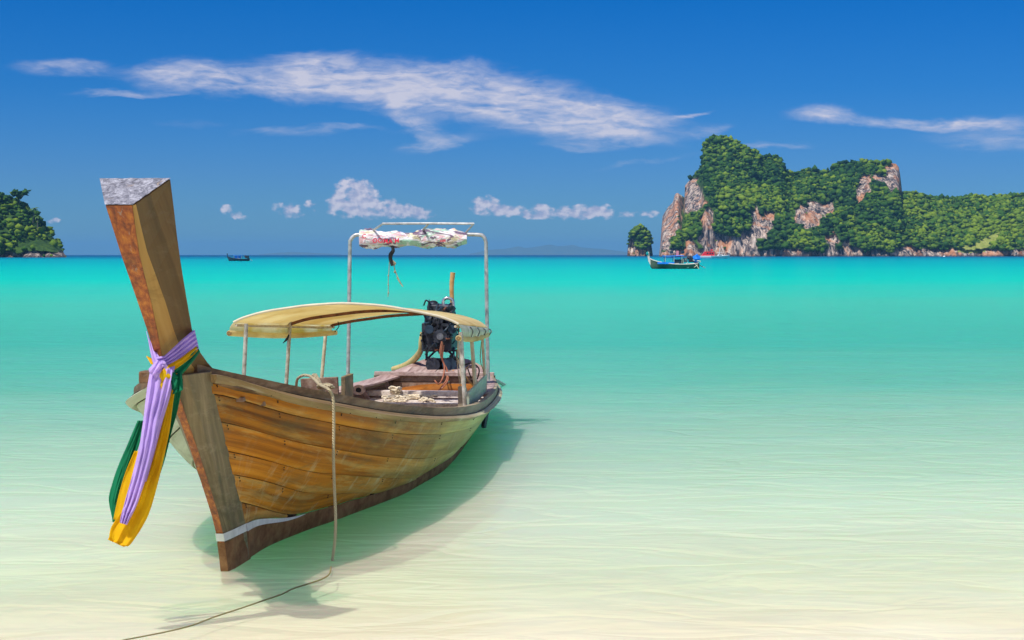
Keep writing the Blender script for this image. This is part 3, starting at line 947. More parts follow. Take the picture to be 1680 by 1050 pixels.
M['trunk'] = flat('grey_tree_bark', (0.10, 0.085, 0.07), 0.9, c2=(0.2, 0.17, 0.14), scale=3)
M['palm'] = flat('palm_fronds', (0.05, 0.13, 0.02), 0.6, c2=(0.12, 0.22, 0.03), scale=2, trans=0.2)
p = Wp(33, 336, 935); tree('spreading_tree', p, 7.0, 5.5, 'wide crowned dark tree leaning out from the top of the left headland', None, 0, 3)
p = Wp(54, 362, 925); tree('palm_tree', p, 7.5, 4.0, 'upper palm standing clear of the jungle on the left headland slope', 'palms on the headland', 1, 5)
p = Wp(62, 372, 920); tree('palm_tree', p, 6.5, 3.4, 'lower palm on the left headland slope, right of the taller palm', 'palms on the headland', 1, 8)
p = Wp(4, 340, 935); tree('spreading_tree', p, 6.5, 5.0, 'rounded tree crown at the very left edge on top of the headland', None, 0, 12)

# faint ranges on the horizon
M['farhill'] = flat('distant_hill_forest', (0.06, 0.10, 0.05), 0.9, c2=(0.10, 0.14, 0.07), scale=0.01)


def far_range(name, pts, Y, seed):
    us = np.linspace(pts[0][0], pts[-1][0], 90)
    hs = np.interp(us, [p[0] for p in pts], [p[1] for p in pts])
    mb = MB(); rows = []
    for k, (dt, hf) in enumerate(((-450, -0.1), (-300, .35), (-150, .75), (0, 1.0), (300, .6), (700, -.1))):
        row = []
        for u, y in zip(us, hs):
            zt = max((418.0 - y) / F * Y + 4 * noise.noise(Vector((u * .06, k * .7, seed))), 0.5)
            row.append(((u - 840) / F * (Y + dt), Y + dt + 60 * noise.noise(Vector((u * .04, seed, k))), zt * hf + H * hf))
        rows.append(row)
    mb.grid(rows)
    o = mb.build(name, M['farhill'], None, True)
    tag(o, kind='structure')


far_range('distant_hills', [(770, 417), (800, 410), (830, 408), (850, 404), (862, 407), (885, 404), (903, 401), (915, 404), (940, 402), (955, 406), (985, 408), (1010, 411), (1034, 414), (1050, 417)], 17500, 3)
far_range('distant_hills', [(425, 417), (450, 415), (480, 413), (500, 414), (540, 416), (560, 417)], 18000, 8)

# ------------------------------------------------------------------ the air
HZ = MB(); HZ.box((0, 9900, 70), (28800, 20400, 184))
hz = HZ.build('haze', None)
m = bpy.data.materials.new('sea_haze'); m.use_nodes = True
nt = NT(m.node_tree)
pv = nt.new('ShaderNodeVolumePrincipled')
pv.inputs['Color'].default_value = (0.20, 0.56, 1.0, 1)
pv.inputs['Density'].default_value = 0.000075
pv.inputs['Anisotropy'].default_value = 0.0
out = nt.new('ShaderNodeOutputMaterial'); nt.t.links.new(pv.outputs[0], out.inputs['Volume'])
hz.data.materials.append(m)
tag(hz, kind='stuff')

# ================================================================== THE BIG LONGTAIL BOAT
AX = Vector((0.0951, 0.9955, 0)); PX_ = Vector((0.9955, -0.0951, 0))
BC = Vector((-1.52, 6.74, 0))
boat = empty('longtail_boat', BC, math.atan2(-0.0951, 0.9955))
tag(boat, 'big brown wooden longtail boat with tall upswept prow beached in the shallows', 'boat')


def L(v):
    d = Vector(v) - BC
    return Vector((d.dot(PX_), d.dot(AX), v[2]))


def LP(px, py, Y):
    return L(Wp(px, py, Y))


def G(o):       # world point from boat-local point
    return BC + PX_ * o[0] + AX * o[1] + Vector((0, 0, o[2]))


f_h = smooth_interp([-.05, .12, .44, .98, 1.53, 2.2, 3.0, 3.7, 4.6, 5.5, 7.1, 7.8, 8.3, 8.6, 8.75], [.095, .135, .26, .45, .58, .70, .80, .86, .865, .83, .735, .62, .45, .25, .04])
f_zs = smooth_interp([-.2, 0, .9, 2, 3, 4.3, 5, 6, 7.2, 7.8, 8.2, 8.8], [1.09, 1.045, .85, .66, .535, .42, .38, .335, .315, .34, .385, .49])
f_hb = smooth_interp([.6, .9, 1.3, 1.74, 2.25, 2.73, 3.2, 4.4, 6.0, 7.9, 8.5, 8.75], [.045, .055, .10, .18, .30, .42, .53, .65, .61, .44, .15, .02])
f_zb = smooth_interp([.6, .9, 1.5, 2.2, 3.0, 4.0, 4.8, 8.0, 8.75], [.205, .192, .128, .095, .072, .088, .10, .09, .14])
f_zk = smooth_interp([.6, 1.0, 2.0, 4.0, 8.0, 8.75], [-.075, -.085, -.15, -.2, -.15, -.05])
f_sf = smooth_interp([-.06, .184, .5, .8, .96, 1.138, 1.386, 1.6, 1.80], [.70, .603, .345, .06, -.11, -.30, -.49, -.67, -.80])   # stem front edge
f_sr = smooth_interp([-.08, .2, .5, .8, .95, 1.06], [.97, .855, .57, .28, .11, .04])   # rabbet
f_wr = smooth_interp([-.08, .2, .5, .8, .95, 1.06], [.042, .050, .070, .092, .108, .118])
TSTEM = [0, .155, .357, .516, .706, .88, .944, 1.0]
TAFT = [0, .09, .22, .40, .60, .80, .895, 1.0]


SEAM = [
    smooth_interp([0, 9], [0, 0]),
    smooth_interp([.77, .9, 1.16, 1.65, 9], [.155, .12, .06, 0, 0]),
    smooth_interp([.57, .8, 1.12, 1.92, 2.55, 9], [.357, .325, .27, .12, 0, 0]),
    smooth_interp([.42, .96, 1.65, 2.43, 3.2, 9], [.516, .455, .37, .2, 0, 0]),
    smooth_interp([.27, .8, 1.38, 2.18, 3.01, 4.03, 5.6, 9], [.706, .665, .625, .51, .36, .19, 0, 0]),
    smooth_interp([.12, .67, 1.25, 2.02, 2.9, 4.1, 6, 8.8], [.88, .858, .835, .79, .74, .69, .55, .42]),
    smooth_interp([.08, 8.8], [.944, .90]),
    smooth_interp([0, 9], [1, 1])]


def tt(i, u):
    s0 = f_sr(.2 + .85 * TSTEM[i])
    return SEAM[i](s0 + (8.74 - s0) * u)


def hull_raw(s, t, side):
    hb, h, zb, zs = f_hb(s), f_h(s), f_zb(s), f_zs(s)
    e = 1.0 - 0.34 * min(max((s - 1.0) / 2.2, 0), 1)
    off = hb + (h - hb) * max(t, 0) ** e
    if side < 0:
        off *= 1 + 0.36 * math.exp(-((s - 0.85) / 0.95) ** 2) * max(t, 0) ** .7 - .16 * min(max((s - 7.0) / 1.2, 0), 1)
    return off, zb + (zs - zb) * t


def hull_pt(side, u, t, sA=None, s_end=8.74):
    zt = .2 + .85 * t
    s0 = f_sr(zt)
    s = s0 + (s_end - s0) * u
    off, z = hull_raw(s, t, side)
    k = min(max((s - s0) / 0.75, 0), 1); k = 1 - (1 - k) ** 2
    off = f_wr(zt) * (1 - k) + off * k
    z = zt * (1 - k) + z * k
    return Vector((side * off, s, z))


def hull_off(side, u, t, d):
    p = hull_pt(side, u, t)
    e = 1e-3
    a = hull_pt(side, min(u + e, 1), t) - hull_pt(side, max(u - e, 0), t)
    b = hull_pt(side, u, min(t + e, 1)) - hull_pt(side, u, max(t - e, 0))
    n = a.cross(b)
    if n.length < 1e-12: n = Vector((side, 0, 0))
    n.normalize()
    if n.x * side < 0: n = -n
    return p + n * d


def strake(side, i, j, out0, out1, th, ns=44, nt_=4, gap=0.0028, u0=0.0, u1=1.0):
    """one plank between seams i and j"""
    rows = []; BV = []
    for k in range(400):          # planks that run out under the boot top stop there
        if tt(j, k / 400) - tt(i, k / 400) < .03:
            u1 = k / 400
            break
    for a in range(ns + 1):
        q = a / ns
        u = u0 + (u1 - u0) * (q * 0.55 + 0.45 * q ** 2)
        s = f_sr(.6) + 8.2 * u
        ring = []
        ta, tb = tt(i, u), tt(j, u)
        span = max(f_zs(s) - f_zb(s), .15)
        ta += gap / span; tb -= gap / span
        wv = 0.0018 * math.sin(s * 2.3 + i) + 0.0012 * math.sin(s * 7.1 + 2 * i)
        for b in range(nt_ + 1):
            v = b / nt_
            t = ta + (tb - ta) * v
            cup = -0.004 if b in (0, nt_) else 0
            ring.append(tuple(hull_off(side, u, t, out0 * (1 - v) + out1 * v + wv + cup)))
            BV.append((v * span * (tb - ta), s, i * 1.7))
        for b in range(nt_, -1, -1):
            v = b / nt_
            t = ta + (tb - ta) * v
            ring.append(tuple(hull_off(side, u, t, -th)))
            BV.append((v * span * (tb - ta), s, i * 1.7 + .5))
        rows.append(ring)
    mb = MB(); mb.grid(rows, closed=True); mb.board = BV
    n = len(rows[0]); base = (len(rows) - 1) * n
    mb.f.append(tuple(range(n))); mb.f.append(tuple(base + k for k in range(n)))
    return mb


for side in (1, -1):
    for i in range(6):
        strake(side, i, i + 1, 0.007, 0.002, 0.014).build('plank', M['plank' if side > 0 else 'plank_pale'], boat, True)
    wl = strake(side, 6, 7, 0.024, 0.034, 0.012, nt_=2)
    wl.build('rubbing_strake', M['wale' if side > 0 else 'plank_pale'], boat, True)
    # seam caulk shell just inside the planks
    rows = []
    for a in range(50):
        u = (a / 49); u = u * .55 + .45 * u * u
        rows.append([tuple(hull_off(side, u, t, -0.012)) for t in np.linspace(0, 1, 12)])
    MB().grid(rows).build('seam_caulk', M['caulk'], boat, True)
    # bottom below the painted line
    rows = []
    for a in range(60):
        q = a / 59; u = q * .45 + .55 * q * q
        p0 = hull_off(side, u, 0, 0.004)
        z0 = p0.z; s_top = p0.y; hb = abs(p0.x)
        row = [tuple(p0)]
        for k in range(1, 9):
            v = k / 8
            zk = f_zk(s_top)
            # near the bow the rows follow the raked stem down to the forefoot
            kb = max(0, 1 - (s_top - .86) / 1.2)
            z = z0 + (zk - z0) * v
            s = s_top + kb * (f_sr(z) - f_sr(z0))
            full = math.sqrt(max(0, 1 - v ** 2.2))
            sharp = 1 - v * .25
            off = (hb - .03) * (full * (1 - kb) + sharp * kb * (1 - .55 * v)) + .03
            row.append((side * off, s, z))
        rows.append(row)
    MB().grid(rows).build('bottom_planking', M['antifoul'], boat, True)
    # white painted waterline stripe, tapering out
    rows = []
    for a in range(26):
        q = a / 25; u = q * 0.105
        hgt = 0.042 * (1 - q) ** .8 + .002
        p0 = hull_off(side, u, 0.0, 0.0125)
        row = []
        for k in range(3):
            row.append((p0.x, p0.y - .0 + (f_sr(p0.z - hgt * k / 2) - f_sr(p0.z)) * (1 - q), p0.z + .006 - hgt * k / 2))
        rows.append(row)
    MB().grid(rows).build('waterline_stripe', M['white'], boat, True)
    # inner coaming rail standing above the strake
    rows = []
    for a in range(70):
        q = a / 69; s = -.02 + 8.6 * q
        h = f_h(s); z = f_zs(s)
        if side < 0: h *= 1 + 0.36 * math.exp(-((s - 0.85) / 0.95) ** 2) - .16 * min(max((s - 7.0) / 1.2, 0), 1)
        hh_ = .050 + .012 * min(s / 5, 1)
        rows.append([(side * (h - .02), s, z - .02), (side * (h - .024), s, z + hh_), (side * (h - .058), s, z + hh_ + .002), (side * (h - .058), s, z - .03)])
    mb = MB().grid(rows, closed=True)
    mb.f.append((0, 1, 2, 3)); b = len(rows) * 4 - 4; mb.f.append((b, b + 1, b + 2, b + 3))
    mb.build('coaming_rail', M['rail'], boat, True)
    # inside cap board towards the stern
    rows = []
    for a in range(40):
        s = 6.0 + 2.62 * a / 39
        h = f_h(s); z = f_zs(s)
        if side < 0: h *= 1 - .16 * min(max((s - 7.0) / 1.2, 0), 1)
        w0 = min(.15, h - .02)
        rows.append([(side * (h - .05), s, z + .068), (side * (h - .05 - w0), s, z + .052), (side * (h - .05 - w0), s, z + .034), (side * (h - .05), s, z + .048)])
    mb = MB().grid(rows, closed=True)
    mb.f.append((0, 1, 2, 3)); b = len(rows) * 4 - 4; mb.f.append((b, b + 1, b + 2, b + 3))
    mb.build('cap_board', M['capwood'], boat, True)
    # ribs
    s = 1.6
    while s < 8.4:
        path = []
        for k in range(6):
            t = k / 5
            off, z = hull_raw(s, t, side)
            path.append(Vector((side * (off - .05), s, z + (.0 if k else -.02))))
        mb = MB()
        for a, b in zip(path[:-1], path[1:]): mb.bar(a, b, .045, .05, (0, 1, 0))
        mb.build('rib', M['capwood'] if s > 4.5 else M['inner'], boat, bevel=.004)
        s += .52
    # inner lining boards
    for i in range(4):
        rows = []
        for a in range(30):
            s = 1.2 + 7.2 * a / 29
            r0 = []
            for t in (i / 4 + .012, (i + 1) / 4 - .012):
                off, z = hull_raw(s, t, side)
                r0.append((side * (off - .028), s, z))
            r0 += [(r0[1][0] - side * .012, s, r0[1][2]), (r0[0][0] - side * .012, s, r0[0][2])]
            rows.append(r0)
        MB().grid(rows, closed=True).build('lining_board', M['inner'], boat, True)

# nail heads on the rubbing strake and plank ends, port side
nm = MB()
for k in range(34):
    u = 0.012 + k * 0.021 + .006 * math.sin(k * 4.7)
    p = hull_off(1, u, .965 + .012 * math.sin(k * 2.9), .024)
    nm.blob(p, (.004, .005, .0035 + .0015 * math.sin(k)), k, .2, 1)
for i in range(1, 7):
    for k in (0.006, .06, .13, .22, .33, .46):
        s = f_sr(.6) + 8.2 * k
        for dt in (.02, .13):
            if tt(i, k) - tt(i - 1, k) < .05: continue
            p = hull_off(1, k + .001, tt(i, k) - dt * (tt(i, k) - tt(i - 1, k)) - .01, .0075)
            nm.blob(p, (.0035, .005, .0045), i, .2, 1)
o = nm.build('nail_heads', M['caulk'], boat, True); o['kind'] = 'stuff'

# ---- stem and prow
ZS = [-.06, .06, .184, .34, .5, .65, .8, .96, 1.06]
stem = MB(); rows = []
for z in ZS:
    sf, sr, wr = f_sf(z), f_sr(z), f_wr(z)
    wf = .0165
    ch = .28
    cs = sf + (sr - sf) * .30; cw = wf + (wr - wf) * .52
    rows.append([(-wf, sf, z), (wf, sf, z), (cw, cs, z), (wr + .006, sr + .01, z), (wr * .5, sr + .12, z), (-wr * .5, sr + .12, z), (-wr - .006, sr + .01, z), (-cw, cs, z)])
stem.grid(rows, closed=True)
stem.f.append(tuple(range(8))); stem.f.append(tuple((len(rows) - 1) * 8 + k for k in range(8)))
so = stem.build('stem_post', M['stem'], boat, bevel=.003)
fr = MB(); rows = []
for z in np.linspace(-.06, 1.10, 14):
    sf = f_sf(z); wd = .017 + (.004 if z > .9 else 0)
    rows.append([(-wd, sf + .012, z), (-wd, sf - .006, z), (wd, sf - .006, z), (wd, sf + .012, z)])
fr.grid(rows, closed=True).build('stem_front_strip', M['prow_front'], boat)
mb = MB()      # white band round the stem, and dark boot below it
rows = []
for z in (.164, .207):
    sf, sr, wr = f_sf(z), f_sr(z), f_wr(z)
    rows.append([(-wr - .012, sr + .02, z), (-.5 * (wr + .017) - .004, sf + (sr - sf) * .3, z), (-.021, sf - .009, z - .002), (.021, sf - .009, z - .002), (.5 * (wr + .017) + .006, sf + (sr - sf) * .3, z), (wr + .012, sr + .02, z)])
mb.grid(rows).build('stem_white_band', M['white'], boat)
rows = []
for z in np.linspace(-.065, .157, 6):
    sf, sr, wr = f_sf(z), f_sr(z), f_wr(z)
    rows.append([(-wr - .007, sr + .03, z + .01), (-.5 * (wr + .017) - .004, sf + (sr - sf) * .3, z), (-.0195, sf - .0075, z - .004), (.0195, sf - .0075, z - .004), (.5 * (wr + .017) + .004, sf + (sr - sf) * .3, z), (wr + .008, sr + .03, z + .01)])
MB().grid(rows).build('stem_boot', M['antifoul'], boat)

# prow timber: wedge section, narrow varnished front, wide back, flaring to the sawn top
PR = [  # z front, s front, w front, z back, s back, w back, bevel fraction
    (1.00, -.155, .018, 1.045, .215, .090, .55),
    (1.08, -.235, .015, 1.065, .17, .095, .55),
    (1.138, -.30, .014, 1.10, .06, .104, .52),
    (1.19, -.345, .016, 1.166, -.10, .114, .48),
    (1.27, -.40, .021, 1.27, -.245, .128, .42),
    (1.386, -.49, .028, 1.42, -.345, .134, .34),
    (1.50, -.585, .033, 1.56, -.435, .140, .24),
    (1.60, -.67, .038, 1.68, -.50, .144, .16),
    (1.70, -.735, .046, 1.80, -.555, .148, .10),
    (1.80, -.80, .055, 1.917, -.61, .151, .05)]
PLW = [.088, .088, .088, .085, .070, .070, .082, .095, .118, .151]
rows = []; frows = []; brows = {1: [], -1: []}
for zf, sf, wf, zb, sb, wb, bv in PR:
    A = Vector((wf, sf, zf)); B = Vector((wb, sb, zb))
    Cc = A.lerp(B, bv); Cc.x += .004
    mir = lambda v: (-v[0], v[1], v[2])
    Bl = Vector((PLW[len(rows)], sb, zb)); Cl = A.lerp(Bl, bv)
    rows.append([mir(Bl), mir(Cl), mir(A), tuple(A), tuple(Cc), tuple(B)])
    frows.append([(-wf, sf + .001, zf), (-wf - .0005, sf - .004, zf), (wf + .0005, sf - .004, zf), (wf, sf + .001, zf)])
    for sd in (1,):
        # the planed bevel next to the front edge turns a little more forward
        a = A.copy(); c = Cc.copy(); a.x *= sd; c.x *= sd
        brows[sd].append([tuple(a + Vector((sd * .002, -.004, 0))), tuple(c + Vector((sd * .003, 0, 0)))])
pr = MB().grid(rows, closed=True)
n = 6; b = (len(rows) - 1) * n
pr.f.append(tuple(range(n))); pr.f.append(tuple(b + k for k in range(n)))
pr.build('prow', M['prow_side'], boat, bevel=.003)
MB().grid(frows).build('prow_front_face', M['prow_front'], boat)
for sd in (1,): MB().grid(brows[sd]).build('prow_bevel', M['prow_edge_lit'], boat)
# tin cap nailed over the sawn top
zf, sf, wf, zb, sb, wb, bv = PR[-1]
A = Vector((wf, sf, zf)); B = Vector((wb, sb, zb)); nrm = Vector((0, -(zb - zf), (sb - sf))).normalized()
cap = MB(); rows = []
for i in range(13):
    v = i / 12; row = []
    for j in range(17):
        u = j / 16 * 2 - 1
        wd = (wf * (1 - v) + wb * v + .003) * u
        p = Vector((wd, sf + (sb - sf) * v - .003, zf + (zb - zf) * v)) + nrm * (.005 + .004 * noise.noise(Vector((wd * 40, v * 9, 2))))
        row.append(tuple(p))
    rows.append(row)
cap.grid(rows)
cap.build('tin_cap', M['tin'], boat, True)
MB().box((-.10, .02, 1.035), (.20, .08, .055)).build('bow_beam', M['rail'], boat, bevel=.005)

# ---- bow deck, floor boards
s = .35; k = 0
while s < 3.2:
    h0 = f_h(s + .08) - .07
    MB().box((0, s + .08, f_zs(s + .08) - .05), (2 * h0, .152, .022)).build('bow_deck_board', M['inner'], boat, bevel=.002)
    s += .165
for k in range(24):
    s = 3.45 + k * .182
    if s > 7.7: break
    off, z = hull_raw(s, (.22 - f_zb(s)) / (f_zs(s) - f_zb(s)), 1)
    MB().box((0, s, .20 + .004 * math.sin(k * 2.1)), (2 * (off - .05), .172, .022), rx=0.01 * math.sin(k * 5)).build('floor_board', M['deckwood'], boat, bevel=.002)
# raised athwart beams and stern bulkhead
MB().box((-.02, 7.42, .262), (1.15, .09, .05)).build('floor_beam', M['deckwood'], boat, bevel=.004)
MB().box((0.0, 6.45, .245), (1.25, .10, .04)).build('floor_beam', M['deckwood'], boat, bevel=.004)
for k in range(3):
    MB().box((0, 7.86, .235 + k * .068), (1.16 + k * .03, .025, .064)).build('bulkhead_board', M['inner'] if k else M['orange'], boat, bevel=.002)
mb = MB(); pts = []
for k in range(15):
    a = k / 14; x = -.47 + .86 * a
    pts.append((x, .245 + .075 * math.sin(math.pi * min(1, a * 1.6 + .0) * .5)))
rows = [[(x, 7.838, .205), (x, 7.838, z), (x, 7.822, z), (x, 7.822, .205)] for x, z in pts]
mb.grid(rows, closed=True).build('orange_panel', M['orange'], boat)
k = 0
for x0 in np.arange(-.56, .56, .14):
    rows = []
    for s in np.linspace(7.84, 8.68, 6):
        hh2 = max(f_h(s) - .06, .02); hl = hh2 * (1 - .17 * min(max((s - 7.0) / 1.2, 0), 1))
        xa, xb = max(min(x0 + .003, hh2), -hl), max(min(x0 + .137, hh2), -hl)
        z = .425 + .07 * (s - 7.84) + .003 * math.sin(k * 3)
        rows.append([(xa, s, z), (xb, s, z), (xb, s, z - .02), (xa, s, z - .02)])
    k += 1
    mb = MB().grid(rows, closed=True); mb.f.append((0, 1, 2, 3))
    mb.build('stern_deck_board', M['capwood'], boat)
MB().bar((-.6, 7.84, .415), (.6, 7.84, .415), .05, .04).build('stern_deck_beam', M['capwood'], boat, bevel=.004)

# thwart box sticking up amidships, with a light end
q0 = LP(500, 622, 10.3); q1 = LP(562, 617, 10.3)
MB().box(((q0.x + q1.x) / 2, 3.55, .60), (q1.x - q0.x, .03, .26)).build('seat_back', M['inner'], boat, ry=0) if False else MB().box(((q0.x + q1.x) / 2 - .02, 3.55, .60), (q1.x - q0.x, .03, .27), ry=-.06).build('seat_back', M['inner'], boat, bevel=.003)
MB().box((q1.x + .012, 3.68, .615), (.03, .28, .26)).build('seat_end', M['stem'], boat, bevel=.003)
MB().box(((q0.x + q1.x) / 2, 3.72, .545), (q1.x - q0.x, .26, .02)).build('seat_board', M['deckwood'], boat, bevel=.003)
# bracket with a round hole by the foot of the arch
mb = MB()
c0 = LP(588, 640, 12.4)
ring = []
for k in range(18):
    a = 2 * math.pi * k / 18
    ring.append([(c0.x + .048 * math.cos(a) * 1.15, c0.y, c0.z + .042 * math.sin(a)), (c0.x + .026 * math.cos(a), c0.y, c0.z + .022 * math.sin(a)),
                 (c0.x + .026 * math.cos(a), c0.y + .03, c0.z + .022 * math.sin(a)), (c0.x + .048 * math.cos(a) * 1.15, c0.y + .03, c0.z + .042 * math.sin(a))])
ring.append(ring[0])
mb.grid(ring, closed=True).build('holed_bracket', M['capwood'], boat)
MB().cyl((c0.x, c0.y + .012, c0.z), (c0.x, c0.y + .05, c0.z), .03, 16).build('hole_shade_disc', M['black'], boat)  # black disc added as the shade inside the bracket's hole

# ---- canopy
FRONT = [(383, 529), (398, 522), (430, 512.5), (475, 505), (520, 500), (570, 498), (620, 501.5), (665, 507.5), (710, 517), (735, 524), (752, 532)]
BACK = [(547, 533), (552, 529), (575, 524), (605, 519.5), (640, 515), (670, 512), (700, 511), (730, 513), (760, 519), (785, 527), (800, 538)]


def curve_at(pts, u):
    n_ = len(pts) - 1; x = u * n_; i = min(int(x), n_ - 1); t = x - i
    g = lambda k: np.array(pts[min(max(k, 0), n_)], float)
    a, b, c, d = g(i - 1), g(i), g(i + 1), g(i + 2)
    return 0.5 * ((2 * b) + (c - a) * t + (2 * a - 5 * b + 4 * c - d) * t * t + (3 * b - a - 3 * c + d) * t ** 3)


def canopy_pt(u, v, dz_=0.0):
    a = LP(*curve_at(FRONT, u), 11.0); b = LP(*curve_at(BACK, u), 13.0)
    p = a.lerp(b, v)
    p.z += dz_ - .018 * math.sin(math.pi * min(v * 2 % 1.0001, 1)) * math.sin(math.pi * u) + .004 * noise.noise(Vector((u * 9, v * 7, 1)))
    return p


top = [[tuple(canopy_pt(u, v, .006)) for u in np.linspace(0, 1, 41)] for v in np.linspace(0, 1, 19)]
bot = [[tuple(canopy_pt(u, v, -.004)) for u in np.linspace(0, 1, 41)] for v in np.linspace(0, 1, 19)]
cv = MB()
loop = top + bot[::-1]
cv.grid(loop + [loop[0]])
cv.build('canopy', M['canvas'], boat, True)
mb = MB(); mb.tube([canopy_pt(u, 0, .001) for u in np.linspace(0, 1, 30)], .0095, 8)
mb.build('canopy_hem', M['hem'], boat, True)
for v in (.5, .97):
    mb = MB(); mb.tube([canopy_pt(u, v, -.022) for u in np.linspace(.01, .99, 26)], .013, 7)
    mb.build('canopy_batten', M['enginerust'] if v > .4 else M['woodpole'], boat, True)
for u in (.04, .96):
    mb = MB(); mb.tube([canopy_pt(u, v, -.030) for v in np.linspace(.0, 1, 12)], .010, 6)
    mb.build('canopy_stringer', M['woodpole'], boat, True)


def side_flap(u, pa, pb, mroll, mcur, sgn):
    rows = []
    A = LP(*pa, 10.98); B = LP(*pb, 13.02)
    for k in range(25):
        v = k / 24
        t0 = canopy_pt(u, v, 0); b0 = A.lerp(B, v); sag = -.022 * math.sin(math.pi * v)
        row = []
        for j in range(7):
            q = j / 6
            p = t0.lerp(b0, q); p.z += sag * q
            p.x += sgn * (.018 * math.sin(math.pi * q) + .008 * math.sin(v * 30 + q * 3) * q)
            row.append(tuple(p))
        rows.append(row)
    fl = MB().grid(rows).build('side_curtain', mcur, boat, True)
    pts = [A.lerp(B, v) + Vector((0, 0, -.022 * math.sin(math.pi * v))) for v in np.linspace(-.02, 1.01, 16)]
    rl = MB().tube(pts, .0215, 12).build('curtain_roll', mroll, boat, True)
    e = pts[0]; d = (pts[0] - pts[1]).normalized()
    sp = []
    for k in range(26):
        a = k * .52; r_ = .004 + .0006 * k
        sp.append(e + d * .004 + Vector((math.cos(a) * r_, 0, math.sin(a) * r_)))
    MB().tube(sp, .0022, 5).build('roll_spiral', M['enginerust'], rl)
    return A, B


A, B = side_flap(0.0, (380, 547), (549, 546), M['canvas'], M['canvas2'], -1)
A2, B2 = side_flap(1.0, (753, 555), (800, 549), M['canvas'], M['flap'], 1)
for v in (.22, .45, .68, .9):
    t0 = canopy_pt(1, v, 0); b0 = A2.lerp(B2, v)
    MB().tube([t0 + Vector((.035, -.02, -.01)), t0.lerp(b0, .5) + Vector((.05, .04, 0)), b0 + Vector((.03, .08, .0))], .0055, 6, 3).build('curtain_strap', M['engine2'], boat, True)
# posts
for (a, b, Y, mm) in (((404, 531), (400, 618), 11.0, 'rust'), ((476, 527), (469, 640), 12.0, 'rust'), ((536, 528), (526, 640), 13.0, 'woodpole')):
    p0, p1 = LP(*a, Y), LP(*b, Y)
    p1 = p0 + (p1 - p0) * ((p0.z - .30) / (p0.z - p1.z))      # down to the inside of the hull
    MB().cyl(p0, p1, .0155, 12).build('canopy_post', M[mm], boat, True)
for (a, b, Y, mm, r_) in (((756, 545), (763, 667), 11.0, 'rust', .0165), ((773, 545), (780, 640), 12.0, 'woodpole', .016), ((791, 545), (797, 652), 12.9, 'woodpole', .013)):
    MB().cyl(LP(*a, Y), LP(*b, Y), r_, 12).build('canopy_post', M[mm], boat, True)
MB().bar(LP(751, 555, 11.15), LP(758, 630, 11.15), .012, .012).build('canopy_brace', M['woodpole'], boat)
# washboards between the port posts
a0, a1 = LP(768, 655, 11.25), LP(797, 628, 13.0)
a0.z -= .02
MB().bar(a0, a1, .02, .15).build('green_washboard', M['greenboard'], boat, bevel=.003)
MB().box(tuple(LP(757, 655, 11.3)), (.05, .035, .2)).build('rail_cleat', M['rail'], boat, bevel=.004)

# ---- arch of galvanised pipe with a rack
Ya = 13.5
pts = [LP(570, 648, Ya), LP(572, 560, Ya), LP(574, 410, Ya), LP(575, 395, Ya), LP(581, 387, Ya), LP(592, 385, Ya), LP(640, 385, Ya), LP(740, 385, Ya), LP(783, 385, Ya), LP(793, 388, Ya), LP(797, 397, Ya), LP(797.5, 412, Ya), LP(799, 530, Ya), LP(801, 625, Ya)]
MB().tube(pts, .018, 12, 4).build('pipe_arch', M['steel'], boat, True)
mb = MB()
mb.tube([LP(606, 382, Ya), LP(628, 367, 13.15), LP(703, 366.5, 13.15), LP(777, 367, 13.15), LP(763, 383, Ya)], .0105, 8)
mb.tube([LP(690, 382, Ya), LP(703, 367, 13.15)], .0105, 8)
mb.build('arch_rack', M['steel'], boat, True)

# ---- engine on its stern pivot
E0 = 15.0
eng = empty('engine', LP(722, 600, E0), 0, boat)
eng['label'] = 'black car engine on a swivel post at the stern'
EO = Vector(eng.location)


def EP(px, py, dY=0.0):
    return LP(px, py, E0 + dY) - EO


def eb(x0, y0, x1, y1, d0, d1):
    a, b = EP(x0, y1, (d0 + d1) / 2), EP(x1, y0, (d0 + d1) / 2)
    c = (a + b) / 2
    return tuple(c), (abs(b.x - a.x), d1 - d0, abs(b.z - a.z))


c, sz = eb(697, 528, 746, 574, -.22, .25)
MB().box(c, sz).build('engine_block', M['engine'], eng, bevel=.012)
c, sz = eb(701, 512, 744, 530, -.20, .22)
MB().box(c, sz).build('cylinder_head', M['bluegrey'], eng, bevel=.01)
c, sz = eb(704, 499, 741, 513, -.16, .18)
MB().box(c, sz, ry=.05).build('rocker_cover', M['engine'], eng, bevel=.015)
for k in range(4):
    MB().cyl(EP(706 + k * 10, 520, -.24), EP(706 + k * 10, 520, -.20), .014, 10).build('spark_port', M['engine2'], eng, True)
MB().cyl(EP(722, 552, -.30), EP(722, 552, -.22), .07, 22, .065).build('crank_pulley', M['engine'], eng, True)
MB().cyl(EP(722, 552, -.32), EP(722, 552, -.29), .035, 14).build('pulley_hub', M['engine2'], eng, True)
MB().cyl(EP(704, 540, -.30), EP(704, 540, -.16), .045, 16).build('alternator', M['bluegrey'], eng, True)
MB().cyl(EP(742, 540, -.26), EP(742, 540, -.14), .045, 16).build('water_pump', M['bluegrey'], eng, True)
mb = MB()
for k in range(5):
    a = k * 1.2566
    mb.bar(EP(722, 533, -.27), EP(722, 533, -.27) + Vector((math.cos(a) * .09, 0, math.sin(a) * .09)), .03, .006, (0, 1, 0))
mb.build('cooling_fan', M['engine'], eng)
mb = MB(); mb.blob(EP(712, 503, .0), (.06, .08, .05), 3, .5); mb.build('carburettor', M['engine'], eng, True)
mb = MB(); mb.blob(EP(739, 506, -.05), (.055, .08, .055), 5, .5); mb.build('air_filter', M['engine'], eng, True)
